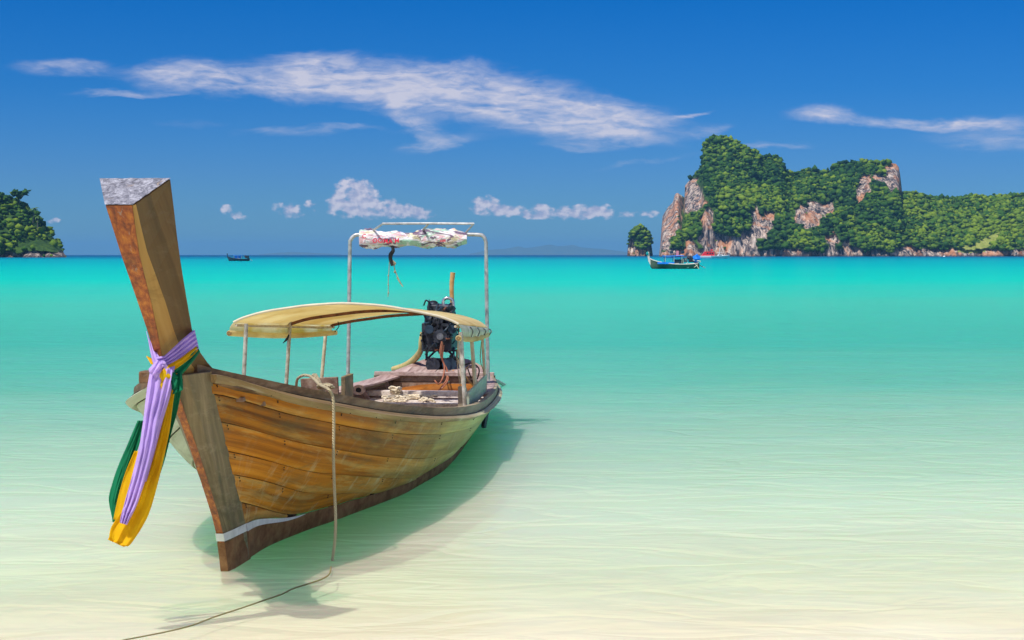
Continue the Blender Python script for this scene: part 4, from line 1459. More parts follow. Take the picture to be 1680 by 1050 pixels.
MB().tube([EP(729, 505, -.1), EP(727, 494, -.1), EP(733, 489, -.1), EP(742, 492, -.1), EP(744, 502, -.1)], .016, 10, 5).build('bent_intake_pipe', M['chrome'], eng, True)
MB().tube([EP(704, 508, -.15), EP(703, 498, -.15), EP(709, 494, -.15), EP(717, 496, -.15), EP(720, 505, -.15)], .008, 7, 5).build('fuel_line', M['engine'], eng, True)
rr = random.Random(4)
for k in range(40):
    x0, y0 = rr.uniform(696, 750), rr.uniform(496, 574)
    x1, y1 = x0 + rr.uniform(-22, 22), y0 + rr.uniform(-18, 20)
    x1 = min(max(x1, 692), 753)
    d = -.24 - rr.random() * .08
    mid = ((x0 + x1) / 2 + rr.uniform(-9, 9), (y0 + y1) / 2 + rr.uniform(-12, 6))
    MB().tube([EP(x0, y0, d + .1), EP(*mid, d), EP(x1, y1, d + .1)], rr.choice([.006, .008, .011]), 6, 5).build('engine_hose', M[rr.choice(['engine', 'engine', 'black', 'bluegrey', 'enginerust'])], eng, True)
for k in range(12):
    x0, y0 = rr.uniform(700, 746), rr.uniform(514, 572)
    c = EP(x0, y0, -.235)
    if k % 2: MB().cyl(c + Vector((0, .02, 0)), c + Vector((0, -.025, 0)), rr.uniform(.012, .03), 10).build('engine_fitting', M[rr.choice(['engine2', 'enginerust', 'engine'])], eng, True)
    else: MB().box(c, (rr.uniform(.02, .07), .05, rr.uniform(.02, .05))).build('engine_fitting', M[rr.choice(['engine2', 'engine', 'bluegrey'])], eng, bevel=.004)
mb = MB()
for (a, b) in (((699, 575), (750, 575)), ((699, 589), (750, 590)), ((700, 574), (700, 590)), ((750, 574), (750, 590)), ((714, 576), (702, 588)), ((736, 576), (748, 588)), ((725, 575), (725, 590))):
    for d in (-.18, .18): mb.bar(EP(*a, d), EP(*b, d), .022, .022)
for x in (699, 750):
    for y in (575, 590): mb.bar(EP(x, y, -.18), EP(x, y, .18), .02, .02)
mb.build('engine_cradle', M['engine'], eng)
MB().cyl(EP(723, 588), EP(723, 618), .06, 18, .07).build('swivel_post', M['engine'], eng, True)
for x in (710, 737):
    MB().cyl(EP(x, 598, -.24), EP(x, 598, .12), .072, 20).build('swivel_drum', M['bluegrey'] if x > 720 else M['engine'], eng, True)
MB().tube([EP(742, 500, .0), EP(741, 470, 0), EP(743, 447, .0)], [.021, .023, .026], 12, 4).build('steering_handle', M['handle'], eng, True)
MB().tube([EP(693, 545, -.1), EP(691, 560, -.1), EP(690, 575, -.05), EP(680, 589, .1), EP(664, 600, .2), EP(645, 606, .3)], [.022, .026, .03, .035, .034, .03], 12, 5).build('exhaust_hose', M['tanhose'], eng, True)
for k, pth in enumerate([[(726, 562), (724, 585), (731, 603), (735, 622), (728, 634), (716, 642), (700, 642)],
                         [(728, 566), (726, 590), (733, 606), (733, 622), (722, 638)],
                         [(725, 560), (722, 580), (729, 600), (727, 618), (720, 630), (713, 624)]]):
    MB().tube([EP(x, y, -.34 - .02 * k - (.42 if i > 3 else .2 if i == 3 else 0)) for i, (x, y) in enumerate(pth)], .008, 6, 5).build('battery_cable', M['redcable'], eng, True)
MB().cyl(EP(745, 608, -.30), EP(713, 624, -.34), .012, 8).build('tiller_bar', M['handle'], eng, True)
MB().cyl(EP(740, 585, .2), tuple(EP(723, 590, 0) + Vector((.35, 3.2, -.55))), .022, 10).build('propeller_shaft', M['rust'], eng, True)
# loose lines and white brackets by the port quarter
for pth, r_, mt in (([(752, 590), (757, 612), (762, 632), (768, 645)], .007, 'whiterope'), ([(766, 600), (772, 618), (779, 634), (786, 630)], .006, 'black'), ([(760, 600), (775, 596), (786, 606), (783, 622)], .006, 'black'),
                    ([(764, 618), (772, 628), (780, 634), (790, 632)], .009, 'handle'), ([(790, 560), (788, 590), (794, 610)], .004, 'wetrope'), ([(752, 556), (750, 590), (756, 640)], .004, 'woodpole'),
                    ([(770, 600), (763, 608), (766, 622), (777, 620), (780, 606), (771, 602)], .008, 'capwood')):
    MB().tube([LP(x, y, 12.6) for x, y in pth], r_, 6, 5).build('rigging_line', M[mt], boat, True)
# mud-dark thing under the quarter (rudder heel)
MB().bar(LP(799, 672, 13.6), LP(793, 702, 13.5), .03, .06).build('rudder_post', M['engine'], boat)
# dark strap under the canopy
MB().tube([LP(474, 549, 11.9), LP(471, 556, 11.9), LP(464, 563, 11.9)], [.006, .012, .002], 6, 4).build('loose_strap', M['black'], boat, True)
MB().tube([LP(554, 527, 12.9), LP(556, 535, 12.9), LP(549, 545, 12.9)], .004, 5, 4).build('loose_strap', M['black'], boat, True)

# ================================================================== things on and round the boat
# rolled banner on the arch


def banner_mat():
    m, nt = material('crumpled_printed_vinyl')
    co = obj_coord(nt)
    n = nt.noise(nt.mapping(co, scale=(6, 6, 16)), 1.0, 5, 0.65, 1.4)
    n2 = nt.noise(nt.mapping(co, loc=(4, 2, 8), scale=(3.5, 3.5, 9)), 1.0, 3, 0.55, 1.0)
    n3 = nt.noise(nt.mapping(co, loc=(1, 7, 3), scale=(3.2, 3.2, 13), rot=(0, .25, 0)), 1.0, 3, 0.6, 2.0)
    col = nt.ramp(n, [(0.3, (0.62, 0.56, 0.66)), (0.5, (0.84, 0.82, 0.85)), (0.7, (0.9, 0.86, 0.88))])
    col = nt.mix(nt.maprange(n2, 0.52, 0.57, 0, .8), col, (0.25, 0.55, 0.36))
    col = nt.mix(nt.maprange(n2, 0.45, 0.40, 0, .7), col, (0.58, 0.50, 0.20))
    col = nt.mix(nt.maprange(n3, 0.53, 0.56, 0, .9), col, (0.12, 0.05, 0.13))
    col = nt.mix(nt.maprange(n3, 0.44, 0.40, 0, .7), col, (0.72, 0.35, 0.42))
    return finish(m, nt, col, 0.35, nt.bump(nt.math('ADD', n, n3), 0.8, 0.02), spec=0.5)


M['banner'] = banner_mat()
M['bannerred'] = flat('red_printed_letters', (0.75, 0.03, 0.08), 0.4, var=.1)
Yb = 13.42
bn = empty('rolled_banner', Wp(677, 392, Yb))
tag(bn, 'crumpled white printed banner with red letters tied along the pipe arch', 'banner')
BO = Vector(bn.location)
rows = []
for i in range(71):
    u = i / 70
    px = 590 + 176 * u
    cy = 391 + 2.2 * math.sin(u * 5) + (2.5 if u > .8 else 0)
    rz_ = (13.5 + 2.0 * math.sin(u * 9 + 1) + 1.5 * math.sin(u * 23)) * .00562 * (1 - .25 * max(0, (u - .88) / .12)) * (.85 + .15 * min(1, u * 12))
    row = []
    for k in range(30):
        a = 2 * math.pi * k / 30
        c_ = Wp(px, cy, Yb) - BO
        fold = 1 + .20 * noise.noise(Vector((u * 16, math.cos(a) * 2.2, math.sin(a) * 2.2))) + .10 * noise.noise(Vector((u * 50, math.cos(a) * 5, math.sin(a) * 5 + u * 9)))
        row.append((c_.x, c_.y + math.cos(a) * .06 * fold, c_.z + math.sin(a) * rz_ * fold))
    rows.append(row)
mb = MB().grid(rows, closed=True)
mb.f.append(tuple(range(30))); mb.f.append(tuple(70 * 30 + k for k in range(30)))
mb.build('banner_roll', M['banner'], bn, True)


def text_mesh(txt, size, loc, name, mat, parent, shear=0.0, rz=0.0):
    cu = bpy.data.curves.new(name, 'FONT')
    cu.body = txt; cu.size = size; cu.extrude = .0012; cu.shear = shear; cu.space_character = 1.12; cu.offset = .0012
    to = bpy.data.objects.new(name + '_tmp', cu)
    COL.objects.link(to)
    bpy.context.view_layer.update()
    dg = bpy.context.evaluated_depsgraph_get()
    me = bpy.data.meshes.new_from_object(to.evaluated_get(dg))
    bpy.data.objects.remove(to)
    me.materials.clear(); me.materials.append(mat)
    for v in me.vertices:      # follow the crumples of the cloth
        v.co.z += .001 * noise.noise(Vector((v.co.x * 40, v.co.y * 40, 3)))
        v.co.y += .004 * math.sin(v.co.x * 30)
    o = link(name, me, parent)
    o.location = loc; o.rotation_euler = (math.pi / 2, 0, rz)
    return o


text_mesh('OOMA\'M', .056, Wp(611, 398.5, Yb - .088) - BO, 'red_lettering', M['bannerred'], bn)
text_mesh('C', .052, Wp(594, 391, Yb - .078) - BO, 'red_lettering', M['bannerred'], bn)
text_mesh('NEE', .026, Wp(722, 397, Yb - .084) - BO, 'red_lettering', M['bannerred'], bn, .2)

st = MB()
pth = [Wp(643, 403, Yb - .03), Wp(645, 411, Yb - .03), Wp(641, 418, Yb - .03), Wp(641, 427, Yb - .03), Wp(644, 436, Yb - .03)]
st.tube(pth, [.010, .017, .020, .016, .014], 8, 4)
tag(st.build('black_strap', M['black'], None, True), 'black strap hanging from the rolled banner on the arch', 'strap')
r1 = MB()
r1.tube([Wp(x, y, Yb - .02) for x, y in ((642, 424), (646, 432), (647, 440), (651, 451), (656, 462), (661, 470), (659, 467.5), (655, 462), (651, 455))], .0045, 6, 5)
r1.blob(Wp(645, 432, Yb - .02), (.022, .018, .024), 3, .5)
r1.blob(Wp(648, 446, Yb - .02), (.012, .012, .014), 5, .5)
tag(r1.build('hanging_rope', M['rope'], None, True), 'knotted rope ending in a loop, hanging under the black strap', 'rope', None)
r2 = MB()
r2.tube([Wp(x, y, Yb) for x, y in ((639, 428), (638, 445), (637, 460), (637, 473), (636.5, 487))], .0035, 5, 4)
for y in (452, 467, 480): r2.blob(Wp(637.3, y, Yb), (.008, .008, .010), y, .5, 1)
tag(r2.build('hanging_rope', M['rope'], None, True), 'thin straight frayed cord hanging left of the looped rope', 'rope', None)

# mooring rope over the bow and away along the sand
Yr = 7.62
rp = MB()
path = [Wp(486, 634, 8.6), Wp(488, 622, 8.5), Wp(497, 616, 8.4), Wp(508, 617, 8.3), Wp(517, 624, 8.1), Wp(524, 631, 7.95), Wp(532, 635, 7.8)]
path += [Wp(x, y, Yr) for x, y in ((539, 639), (544, 646), (547, 660), (547.5, 700), (547, 750), (548.5, 800), (550.5, 850), (549, 890), (545, 920))]
rp.tube(path, .0082, 9, 7)
rest = [(543, 930), (540, 942), (528, 950), (505, 958), (480, 966), (462, 975), (430, 986), (395, 998), (352, 1012), (315, 1026), (275, 1036), (235, 1044), (190, 1053), (100, 1075)]
pts = []
for i, (x, y) in enumerate(rest):
    z = .008 if i > 1 else .02
    Yq = F * (H - z) / (y - 418)
    pts.append(Wp(x, y, Yq))
mo = rp.build('mooring_rope', M['rope'], None, True)
tag(mo, 'pale mooring rope looping over the bow rail and dropping into the water', 'rope')
t2 = MB().tube(pts, [.0045, .0034, .003], 7, 6)
tl = t2.build('sunken_line', M['wetrope'], None, True)
tag(tl, 'thin dark line trailing through the shallows to the lower left', 'rope')
# wraps on the thwart
hank = empty('rope_hank', Wp(528, 634, 8.1)); HO = Vector(hank.location)
for k in range(3):
    c_ = Wp(519 + k * 2, 628, 8.55) - HO
    MB().tube([c_ + Vector((-.02, 0, .05)), c_ + Vector((.012, -.02, .0)), c_ + Vector((.03, 0, -.05))], .009, 7, 5).build('turn', M['rope'], hank, True)
for k in range(5):
    pts = [Wp(520 + rr.uniform(0, 26), 632 + rr.uniform(-2, 5), 8.0 + rr.uniform(-.1, .1)) - HO for _ in range(5)]
    MB().tube(pts, .008, 7, 5).build('coil', M['rope'], hank, True)
tag(hank, 'hank of rope heaped against the bow rail where the mooring rope leaves', 'rope')

# heap of bleached rope on the floor boards
mb = MB(); r5 = random.Random(9)
for k in range(7):
    pts = []
    cx, cy = r5.uniform(650, 700), r5.uniform(644, 656)
    for q in range(16):
        x = cx + r5.uniform(-30, 34) * (.5 if k > 4 else 1); y = cy + r5.uniform(-3.5, 6)
        y = min(max(y, 640), 662)
        z = .225 + r5.random() * .03
        Yq = F * (H - z) / (y - 418)
        pts.append(Wp(x, y, Yq))
    mb.tube(pts, .0075, 6, 6)
for k in range(4):
    pts = [Wp(646 + r5.uniform(-8, 12), 640 + r5.uniform(-6, 6), 14.1 + r5.uniform(-.1, .1)) for _ in range(12)]
    mb.tube(pts, .009, 6, 5)
tag(mb.build('rope_heap', M['whiterope'], None, True), 'tangled heap of bleached rope on the pale floor boards inside the boat', 'rope')
mb = MB()
mb.tube([Wp(571, 628, 12.9), Wp(569, 634, 12.9), Wp(573, 640, 12.85), Wp(572, 647, 12.8)], .022, 8, 4)
mb.tube([Wp(575, 628, 12.9), Wp(577, 637, 12.9), Wp(574, 646, 12.8)], .014, 8, 4)
tag(mb.build('rope_lashing', M['rope'], None, True), 'rope lashing round the foot of the left arch pipe', 'rope')


# ---- sashes tied round the prow
def sash(rows, Yf, folds=3.0, amp=.012, n=15, seed=0, sub=5):
    """rows: (y, xl, xr, Y) in photograph pixels, a strip of pleated cloth"""
    out_ = []
    R = np.array([[r[1], r[0], r[2], r[0] if len(r) < 5 else r[4], r[3]] for r in rows], float)
    N = (len(rows) - 1) * sub
    for i in range(N + 1):
        x = i / sub; k = min(int(x), len(rows) - 2); t = x - k
        g = lambda j: R[min(max(j, 0), len(rows) - 1)]
        a, b, c, d = g(k - 1), g(k), g(k + 1), g(k + 2)
        xl, yl, xr, yr, Y = 0.5 * ((2 * b) + (c - a) * t + (2 * a - 5 * b + 4 * c - d) * t * t + (3 * b - a - 3 * c + d) * t ** 3)
        row = []
        for j in range(n):
            v = j / (n - 1)
            ph = v * folds * 2 * math.pi + seed + .9 * math.sin(i * .13 + seed)
            dd = amp * .55 * math.sin(ph) + amp * .6 * noise.noise(Vector((v * 5, i * .16, seed))) + amp * .55 * noise.noise(Vector((v * 13, i * .34, seed + 5)))
            row.append(tuple(Wp(xl + (xr - xl) * v, yl + (yr - yl) * v, Y + Yf + dd)))
        out_.append(row)
    return out_


lil = empty('lilac_sash', Wp(258, 602, 6.33))
tag(lil, 'lilac cloth sash knotted round the prow with long hanging tails', 'sash')
yel = empty('yellow_sash', Wp(262, 612, 6.36)); tag(yel, 'golden yellow cloth sash hanging behind the lilac one on the prow', 'sash')
grn = empty('green_sash', Wp(275, 618, 6.38)); tag(grn, 'dark green cloth sash tied lowest round the prow', 'sash')


def sub(name, rows_list, mat, par):
    mb = MB(); o_ = Vector(par.location)
    for rows in rows_list:
        mb.grid([[(p[0] - o_[0], p[1] - o_[1], p[2] - o_[2]) for p in r] for r in rows])
    me_o = mb.build(name, mat, par, True, fix=False)
    so_ = me_o.modifiers.new('thickness', 'SOLIDIFY'); so_.thickness = .0022; so_.offset = 0
    return me_o


# each row: y_left, x_left, x_right, Y, y_right
T = [(606, 247, 284, 6.33, 604), (640, 241, 277, 6.31, 640), (690, 235, 262, 6.30, 690), (735, 228, 253, 6.29, 735), (780, 217, 240, 6.28, 782), (820, 206, 226, 6.28, 824), (845, 199, 214, 6.27, 850), (858, 197, 208, 6.27, 861)]
sub('hanging_tail', [sash(T, 0, 3.2, .012, 33, 1)], M['purple'], lil)
T = [(609, 262, 287, 6.35, 600), (645, 263, 280, 6.34, 645), (690, 254, 267, 6.33, 690), (740, 243, 254, 6.32, 740), (790, 230, 240, 6.31, 790)]
sub('hanging_tail', [sash(T, 0, 1.4, .010, 13, 5)], M['purple'], lil)
# band over the port face and round the back
T = [(586, 258, 268, 6.33, 606), (582, 275, 280, 6.365, 602), (566, 293, 297, 6.385, 594), (549, 309, 314, 6.43, 582), (541, 317, 325, 6.46, 571), (543, 316, 323, 6.62, 570)]
band = []
T2 = [((257, 586), (262, 612), 6.35), ((270, 584), (274, 603), 6.365), ((284, 571), (290, 597), 6.375), ((300, 556), (306, 587), 6.41), ((312, 546), (318, 578), 6.445), ((319, 541), (326, 571), 6.475), ((318, 542), (325, 571), 6.60)]


def band_rows(T2, folds, amp, n, seed, sub_=5):
    out_ = []
    A_ = np.array([[a[0], a[1], b[0], b[1], Y] for a, b, Y in T2], float)
    for i in range((len(T2) - 1) * sub_ + 1):
        x = i / sub_; k = min(int(x), len(T2) - 2); t = x - k
        v0 = A_[k] * (1 - t) + A_[k + 1] * t
        row = []
        for j in range(n):
            v = j / (n - 1)
            dd = amp * math.sin(v * folds * 6.283 + seed) * (.5 + .5 * min(1, x)) + amp * .5 * noise.noise(Vector((v * 6, i * .2, seed)))
            row.append(tuple(Wp(v0[0] + (v0[2] - v0[0]) * v, v0[1] + (v0[3] - v0[1]) * v, v0[4] + dd)))
        out_.append(row)
    return out_


sub('wrap', [band_rows(T2, 4.5, .007, 33, 2)], M['purple'], lil)
sub('wrap', [band_rows([((240, 543), (244, 560), 6.56), ((243, 556), (252, 566), 6.48), ((246, 574), (258, 580), 6.40), ((250, 592), (266, 594), 6.35), ((254, 604), (266, 600), 6.33)], 2.2, .005, 13, 3)], M['purple'], lil)
# flat knot
mb = MB(); o_ = Vector(lil.location)
rows = []
for i in range(15):
    for_row = []
    for j in range(15):
        u, v = i / 14, j / 14
        a = np.array([243, 606.]) * (1 - u) * (1 - v) + np.array([258, 590.]) * (1 - u) * v + np.array([250, 622.]) * u * (1 - v) + np.array([269, 600.]) * u * v
        bulge = .035 * math.sin(math.pi * u) ** .5 * math.sin(math.pi * v) ** .5
        for_row.append(tuple(Wp(a[0], a[1], 6.33 - bulge + .006 * math.sin(u * 14 + v * 3)) - o_))
    rows.append(for_row)
mb.grid(rows); kn = mb.build('knot', M['purple'], lil, True, fix=False)
mb = MB()
mb.blob(Wp(256, 612, 6.33) - o_, (.022, .020, .028), 2, .5); mb.blob(Wp(266, 600, 6.36) - o_, (.028, .02, .02), 8, .5)
mb.build('knot', M['purple'], lil, True)

T = [(618, 268, 291, 6.37, 612), (660, 262, 284, 6.36, 660), (700, 256, 279, 6.35, 700), (745, 244, 270, 6.34, 745), (790, 228, 259, 6.33, 792), (830, 206, 247, 6.32, 835), (862, 184, 233, 6.30, 865), (880, 179, 214, 6.29, 893), (883, 178, 206, 6.29, 896), (885, 177, 203, 6.29, 897)]
sub('hanging_tail', [sash(T, 0, 2.4, .012, 25, 4)], M['yellow'], yel)
T = [(740, 221, 232, 6.40, 740), (775, 206, 226, 6.40, 775), (815, 194, 216, 6.39, 815), (852, 186, 204, 6.38, 858)]
sub('hanging_tail', [sash(T, 0, 1.2, .008, 11, 6)], M['yellow'], yel)
sub('wrap', [band_rows([((262, 604), (268, 618), 6.345), ((278, 598), (283, 609), 6.355), ((296, 588), (300, 597), 6.37), ((310, 577), (314, 586), 6.41), ((322, 568), (325, 574), 6.46)], 1.5, .004, 11, 1)], M['yellow'], yel)
mb = MB(); o2 = Vector(yel.location)
mb.blob(Wp(269, 618, 6.33) - o2, (.024, .02, .03), 3, .7); mb.blob(Wp(264, 630, 6.33) - o2, (.014, .015, .03), 9, .7)
mb.build('knot', M['yellow'], yel, True)
sub('wrap', [band_rows([((240, 584), (252, 590), 6.45), ((247, 596), (256, 602), 6.38)], 1, .003, 7, 1)], M['yellow'], yel)

T = [(628, 270, 300, 6.40, 622), (670, 268, 292, 6.40, 670), (710, 262, 281, 6.39, 710), (755, 252, 270, 6.39, 755), (800, 238, 255, 6.38, 800), (840, 225, 240, 6.38, 840), (864, 215, 224, 6.37, 868)]
sub('hanging_tail', [sash(T, 0, 1.3, .010, 17, 7)], M['green'], grn)
T = [(690, 226, 240, 6.44, 690), (730, 209, 228, 6.44, 730), (770, 192, 216, 6.44, 772), (808, 180, 206, 6.43, 812), (825, 179, 199, 6.43, 835), (850, 184, 194, 6.42, 850), (857, 185, 192, 6.42, 854)]
sub('hanging_tail', [sash(T, 0, 1.1, .010, 15, 9)], M['green'], grn)
T = [(616, 283, 298, 6.36, 612), (630, 286, 300, 6.35, 628), (647, 283, 300, 6.34, 640)]
sub('hanging_tail', [sash(T, 0, 1.6, .010, 15, 2)], M['green'], grn)
sub('wrap', [band_rows([((268, 612), (276, 630), 6.365), ((286, 606), (292, 621), 6.37), ((300, 595), (306, 606), 6.385), ((314, 580), (319, 590), 6.42), ((324, 569), (328, 577), 6.47), ((323, 569), (327, 577), 6.58)], 1.5, .004, 11, 4)], M['green'], grn)
mb = MB(); o3 = Vector(grn.location)
mb.blob(Wp(279, 619, 6.35) - o3, (.030, .02, .028), 4, .7); mb.blob(Wp(286, 628, 6.35) - o3, (.018, .018, .03), 9, .7)
mb.build('knot', M['green'], grn, True)


# ================================================================== boats further out
M['navy'] = flat('navy_hull_paint', (0.010, 0.028, 0.05), 0.5, c2=(0.025, 0.06, 0.09), scale=1)
M['darkgreen'] = flat('dark_green_hull_paint', (0.04, 0.06, 0.04), 0.6, c2=(0.11, 0.13, 0.09), scale=1)
M['bluetarp'] = flat('bright_blue_tarpaulin', (0.01, 0.16, 0.70), 0.5, c2=(0.03, 0.32, 0.90), scale=2)
M['pinkcloth'] = flat('pink_cloth', (0.75, 0.25, 0.28), 0.7)
M['teal'] = flat('teal_cloth', (0.02, 0.35, 0.35), 0.7)
M['red'] = flat('red_cabin_paint', (0.70, 0.03, 0.04), 0.4, var=.1, scale=1)
M['gelcoat'] = flat('white_gelcoat', (0.80, 0.80, 0.80), 0.3, var=.03, scale=1)
M['darkglass'] = flat('dark_cabin_glass', (0.02, 0.03, 0.05), 0.15, var=.1, scale=1)
M['salmon'] = flat('salmon_prow_paint', (0.75, 0.50, 0.40), 0.6, c2=(0.88, 0.74, 0.66), scale=3)
M['tealhull'] = flat('pale_aqua_hull', (0.25, 0.60, 0.60), 0.4, var=.1, scale=1)


def hull_loft(stations, mb=None):
    """stations: x, half beam, z sheer, z keel"""
    rows = []
    for x, b, zs, zk in stations:
        row = []
        for k in range(9):
            a = -1 + 2 * k / 8
            row.append((x, b * math.copysign(abs(a) ** .6, a), zk + (zs - zk) * abs(a) ** 2.2))
        row += [(x, b * .8 * (1 - 2 * k / 6), zs - .16 * (1 - abs(1 - 2 * k / 6)) - .04) for k in range(1, 6)]
        rows.append(row)
    mb = mb or MB()
    mb.grid(rows, closed=True)
    n = len(rows[0]); e = (len(rows) - 1) * n
    mb.f.append(tuple(range(n))); mb.f.append(tuple(e + k for k in range(n)))
    return mb


def far_longtail(px0, px1, ywl, label, hullm, prowm, canm, rich, group=None):
    Y = F * H / (ywl - 418)
    k = Y / F
    cx = (px0 + px1) / 2
    Ln = (px1 - px0) * k
    t = empty('longtail_boat', ((cx - 840) * k, Y, 0))
    tag(t, label, 'boat', group)
    h = Ln / 2
    S = [(-h * .98, .05, 1.15, .25), (-h * .9, .22, 1.0, -.05), (-h * .7, .5, .82, -.2), (-h * .35, .78, .62, -.25), (0, .88, .52, -.25), (h * .4, .85, .50, -.25), (h * .75, .7, .56, -.22), (h * .97, .35, .66, -.1)]
    hull_loft(S).build('hull', hullm, t, True)
    for sd in (1, -1):
        MB().tube([(x, sd * b, zs + .02) for x, b, zs, zk in S], .045, 6, 3).build('gunwale', prowm, t, True)
    MB().grid([[(-h * .86, -.05, .95), (-h * .86, .05, .95), (-h * .96, .05, .35), (-h * .96, -.05, .35)],
               [(-h * 1.0, -.06, 1.15), (-h * 1.0, .06, 1.15), (-h * 1.06, .05, .9), (-h * 1.06, -.05, .9)],
               [(-h * 1.02, -.07, 1.55), (-h * 1.02, .07, 1.55), (-h * 1.09, .05, 1.5), (-h * 1.09, -.05, 1.5)],
               [(-h * 1.03, -.09, 1.95), (-h * 1.03, .09, 1.95), (-h * 1.11, .06, 1.9), (-h * 1.11, -.06, 1.9)]], closed=True).build('prow', prowm, t)
    # sun roof on posts
    rows = []
    for u in np.linspace(-.50 * h, .34 * h, 8):
        rows.append([(u, v, 1.52 - .12 * v * v + .03 * math.sin(u * 2)) for v in np.linspace(-.75, .75, 7)])
    top_ = MB().grid(rows); low = [[(p[0], p[1], p[2] - .14) for p in r] for r in rows]; top_.grid(low)
    top_.build('sun_roof', canm, t, True)
    for u in (-.4, -.05, .26):
        for v in (-.7, .7):
            MB().cyl((u * h, v, .5), (u * h, v, 1.48), .03, 6).build('roof_post', M['woodpole'], t)
    MB().box((.05 * h, -.1, .62), (.5, 1.3, .05)).build('bench', M['deckwood'], t)
    MB().box((-.25 * h, -.1, .62), (.4, 1.3, .05)).build('bench', M['deckwood'], t)
    e = MB().box((.66 * h, 0, 1.0), (.6, .4, .5)); e.blob((.6 * h, 0, 1.25), (.35, .25, .2), 3, .5)
    e.build('engine', M['engine'], t)
    MB().cyl((.62 * h, 0, .95), (h * 1.22, .1, .1), .04, 6).build('propeller_shaft', M['rust'], t)
    if rich:
        MB().blob((.86 * h, -.1, 1.15), (.42, .5, .55), 2, .5).build('blue_tarp_bundle', M['bluetarp'], t, True)
        MB().box((0.10 * h, -.2, 1.75), (.30, .06, .62), ry=.05).build('pink_cloth', M['pinkcloth'], t)
        MB().blob((-1.09 * h, 0, 1.75), (.14, .14, .25), 2, .6).build('bow_cloth', M['teal'], t, True)
        MB().box((-.38 * h, -.6, .66), (1.9, .5, .22)).build('blue_side_cloth', M['bluetarp'], t)
        mb = MB()
        for q in range(12):
            a = Vector((rr.uniform(.25, .9) * h, -.6, rr.uniform(.3, 1.2)))
            mb.tube([a, a + Vector((rr.uniform(-.5, .5), -.1, rr.uniform(-.5, .5)))], .035, 5)
        mb.build('stern_gear', M['whiterope'], t)
        MB().box((.15 * h, -.3, .85), (1.0, .5, .45)).build('cargo_box', M['navy'], t, bevel=.03)
        MB().box((.40 * h, -.35, 1.0), (.5, .4, .5)).build('cargo_box', M['engine2'], t, bevel=.03)
        for q in (-.12, .33):
            MB().box((q * h, .1, 1.9), (.35, .2, .3)).build('roof_bundle', M['navy'], t, bevel=.03)
    else:
        MB().box((.85 * h, 0, 1.0), (.4, .5, .8)).build('stern_box', M['navy'], t, bevel=.03)
        MB().box((-.1 * h, -.2, 1.0), (1.6, .6, .6)).build('cabin_cloth', M['bluetarp'], t, bevel=.03)
    return t


far_longtail(1066, 1148, 441, 'moored longtail boat with salmon prow and blue tarps in front of the rock islet', M['darkgreen'], M['salmon'], M['bluetarp'], True)
far_longtail(374, 410, 428.2, 'small dark longtail boat alone near the horizon at left, right of the prow', M['navy'], M['navy'], M['bluetarp'], False)


def motor_cat():
    Y = F * H / (423.2 - 418); k = Y / F
    t = empty('motor_catamaran', ((1161 - 840) * k, Y, 0))
    tag(t, 'red cabined motor catamaran with white hulls anchored below the cliffs', 'boat')
    h = 14.5 * k
    for sd in (1, -1):
        S = [(-h * 1.05, .1, .95, .5), (-h * .8, .5, .95, -.1), (0, .65, .85, -.2), (h * .9, .6, .85, -.2)]
        mb = hull_loft(S); mb.v = [(x, y + sd * 1.4, z) for x, y, z in mb.v]
        mb.build('hull', M['gelcoat'], t, True)
    MB().box((0, 0, .95), (h * 1.7, 3.4, .25)).build('deck', M['gelcoat'], t, bevel=.05)
    mb = MB()
    mb.add([(-h * .75, -1.4, 1.0), (h * .75, -1.4, 1.0), (h * .75, 1.4, 1.0), (-h * .75, 1.4, 1.0), (-h * .35, -1.2, 3.2), (h * .7, -1.2, 3.2), (h * .7, 1.2, 3.2), (-h * .35, 1.2, 3.2)],
           [(0, 3, 2, 1), (4, 5, 6, 7), (0, 1, 5, 4), (1, 2, 6, 5), (2, 3, 7, 6), (3, 0, 4, 7)])
    cb = mb.build('cabin', M['red'], t, bevel=.08)
    for x in (-.05, .25, .5):
        MB().box((x * h, -1.36, 2.3), (.7, .06, .7)).build('cabin_window', M['darkglass'], cb)
    MB().box((h * .25, 0, 3.45), (h * 1.0, 2.6, .12)).build('flying_bridge', M['red'], t, bevel=.03)
    MB().box((h * .45, 0, 3.95), (.9, 1.4, .9)).build('bridge_seat', M['red'], t, bevel=.1)
    MB().cyl((h * .2, 0, 3.4), (h * .2, 0, 5.0), .06, 6).build('mast', M['steel'], t)
    return t


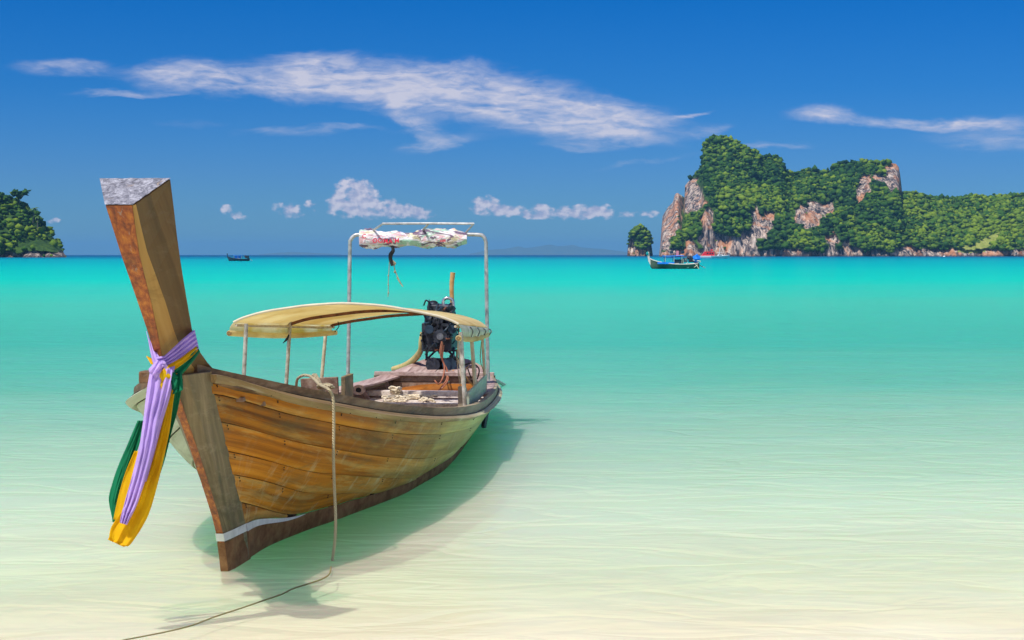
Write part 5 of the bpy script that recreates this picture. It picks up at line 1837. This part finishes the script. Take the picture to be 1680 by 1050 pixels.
def sail_cat():
    Y = F * H / (423.8 - 418); k = Y / F
    t = empty('speedboat', ((1182 - 840) * k, Y, 0))
    tag(t, 'low white speedboat with aqua sides moored right beside the red catamaran', 'boat')
    h = 15 * k
    S = [(-h, .7, 1.0, -.1), (-h * .4, 1.1, 1.0, -.25), (h * .3, 1.0, 1.1, -.2), (h * .75, .55, 1.3, .1), (h * 1.0, .06, 1.5, .7)]
    hull_loft(S).build('hull', M['tealhull'], t, True)
    for sd in (1, -1):
        MB().tube([(x, sd * b, zs + .03) for x, b, zs, zk in S], .10, 6, 3).build('gunwale', M['gelcoat'], t, True)
    cb = MB().add([(-h * .35, -.8, .9), (h * .45, -.7, 1.0), (h * .45, .7, 1.0), (-h * .35, .8, .9), (-h * .25, -.7, 1.9), (h * .1, -.6, 1.9), (h * .1, .6, 1.9), (-h * .25, .7, 1.9)],
                  [(0, 3, 2, 1), (4, 5, 6, 7), (0, 1, 5, 4), (1, 2, 6, 5), (2, 3, 7, 6), (3, 0, 4, 7)]).build('cabin', M['gelcoat'], t, bevel=.06)
    MB().box((-h * .05, -.83, 1.5), (1.4, .05, .35)).build('cabin_window', M['darkglass'], cb)
    MB().cyl((-h * .1, 0, 1.8), (-h * .1, 0, 4.4), .09, 6).build('mast', M['gelcoat'], t)
    MB().cyl((-h * .4, 0, 2.7), (h * .2, 0, 2.6), .06, 6).build('radar_arch', M['gelcoat'], t)
    MB().box((-h * .95, 0, .9), (.4, .5, .9)).build('outboard_motor', M['engine'], t, bevel=.05)
    return t


motor_cat()
sail_cat()
# mooring buoys: white specks off the headlands
M['buoy'] = flat('white_buoy', (0.8, 0.8, 0.78), 0.4, var=.05)
for (bx, by, lb) in ((1254, 420.3, 'small white buoy below the central cliff of the island'), (1549, 421.5, 'small white buoy off the jungle shore further right')):
    Y = F * H / (by - 418)
    p = Wp(bx, by, Y); t = empty('mooring_buoy', (p.x, p.y, 0)); tag(t, lb, 'buoy')
    MB().blob((0, 0, .25), (.9, .9, .7), 1, .05).build('float', M['buoy'], t, True)
    MB().cyl((0, 0, .8), (0, 0, 1.5), .08, 6).build('mooring_eye', M['steel'], t)
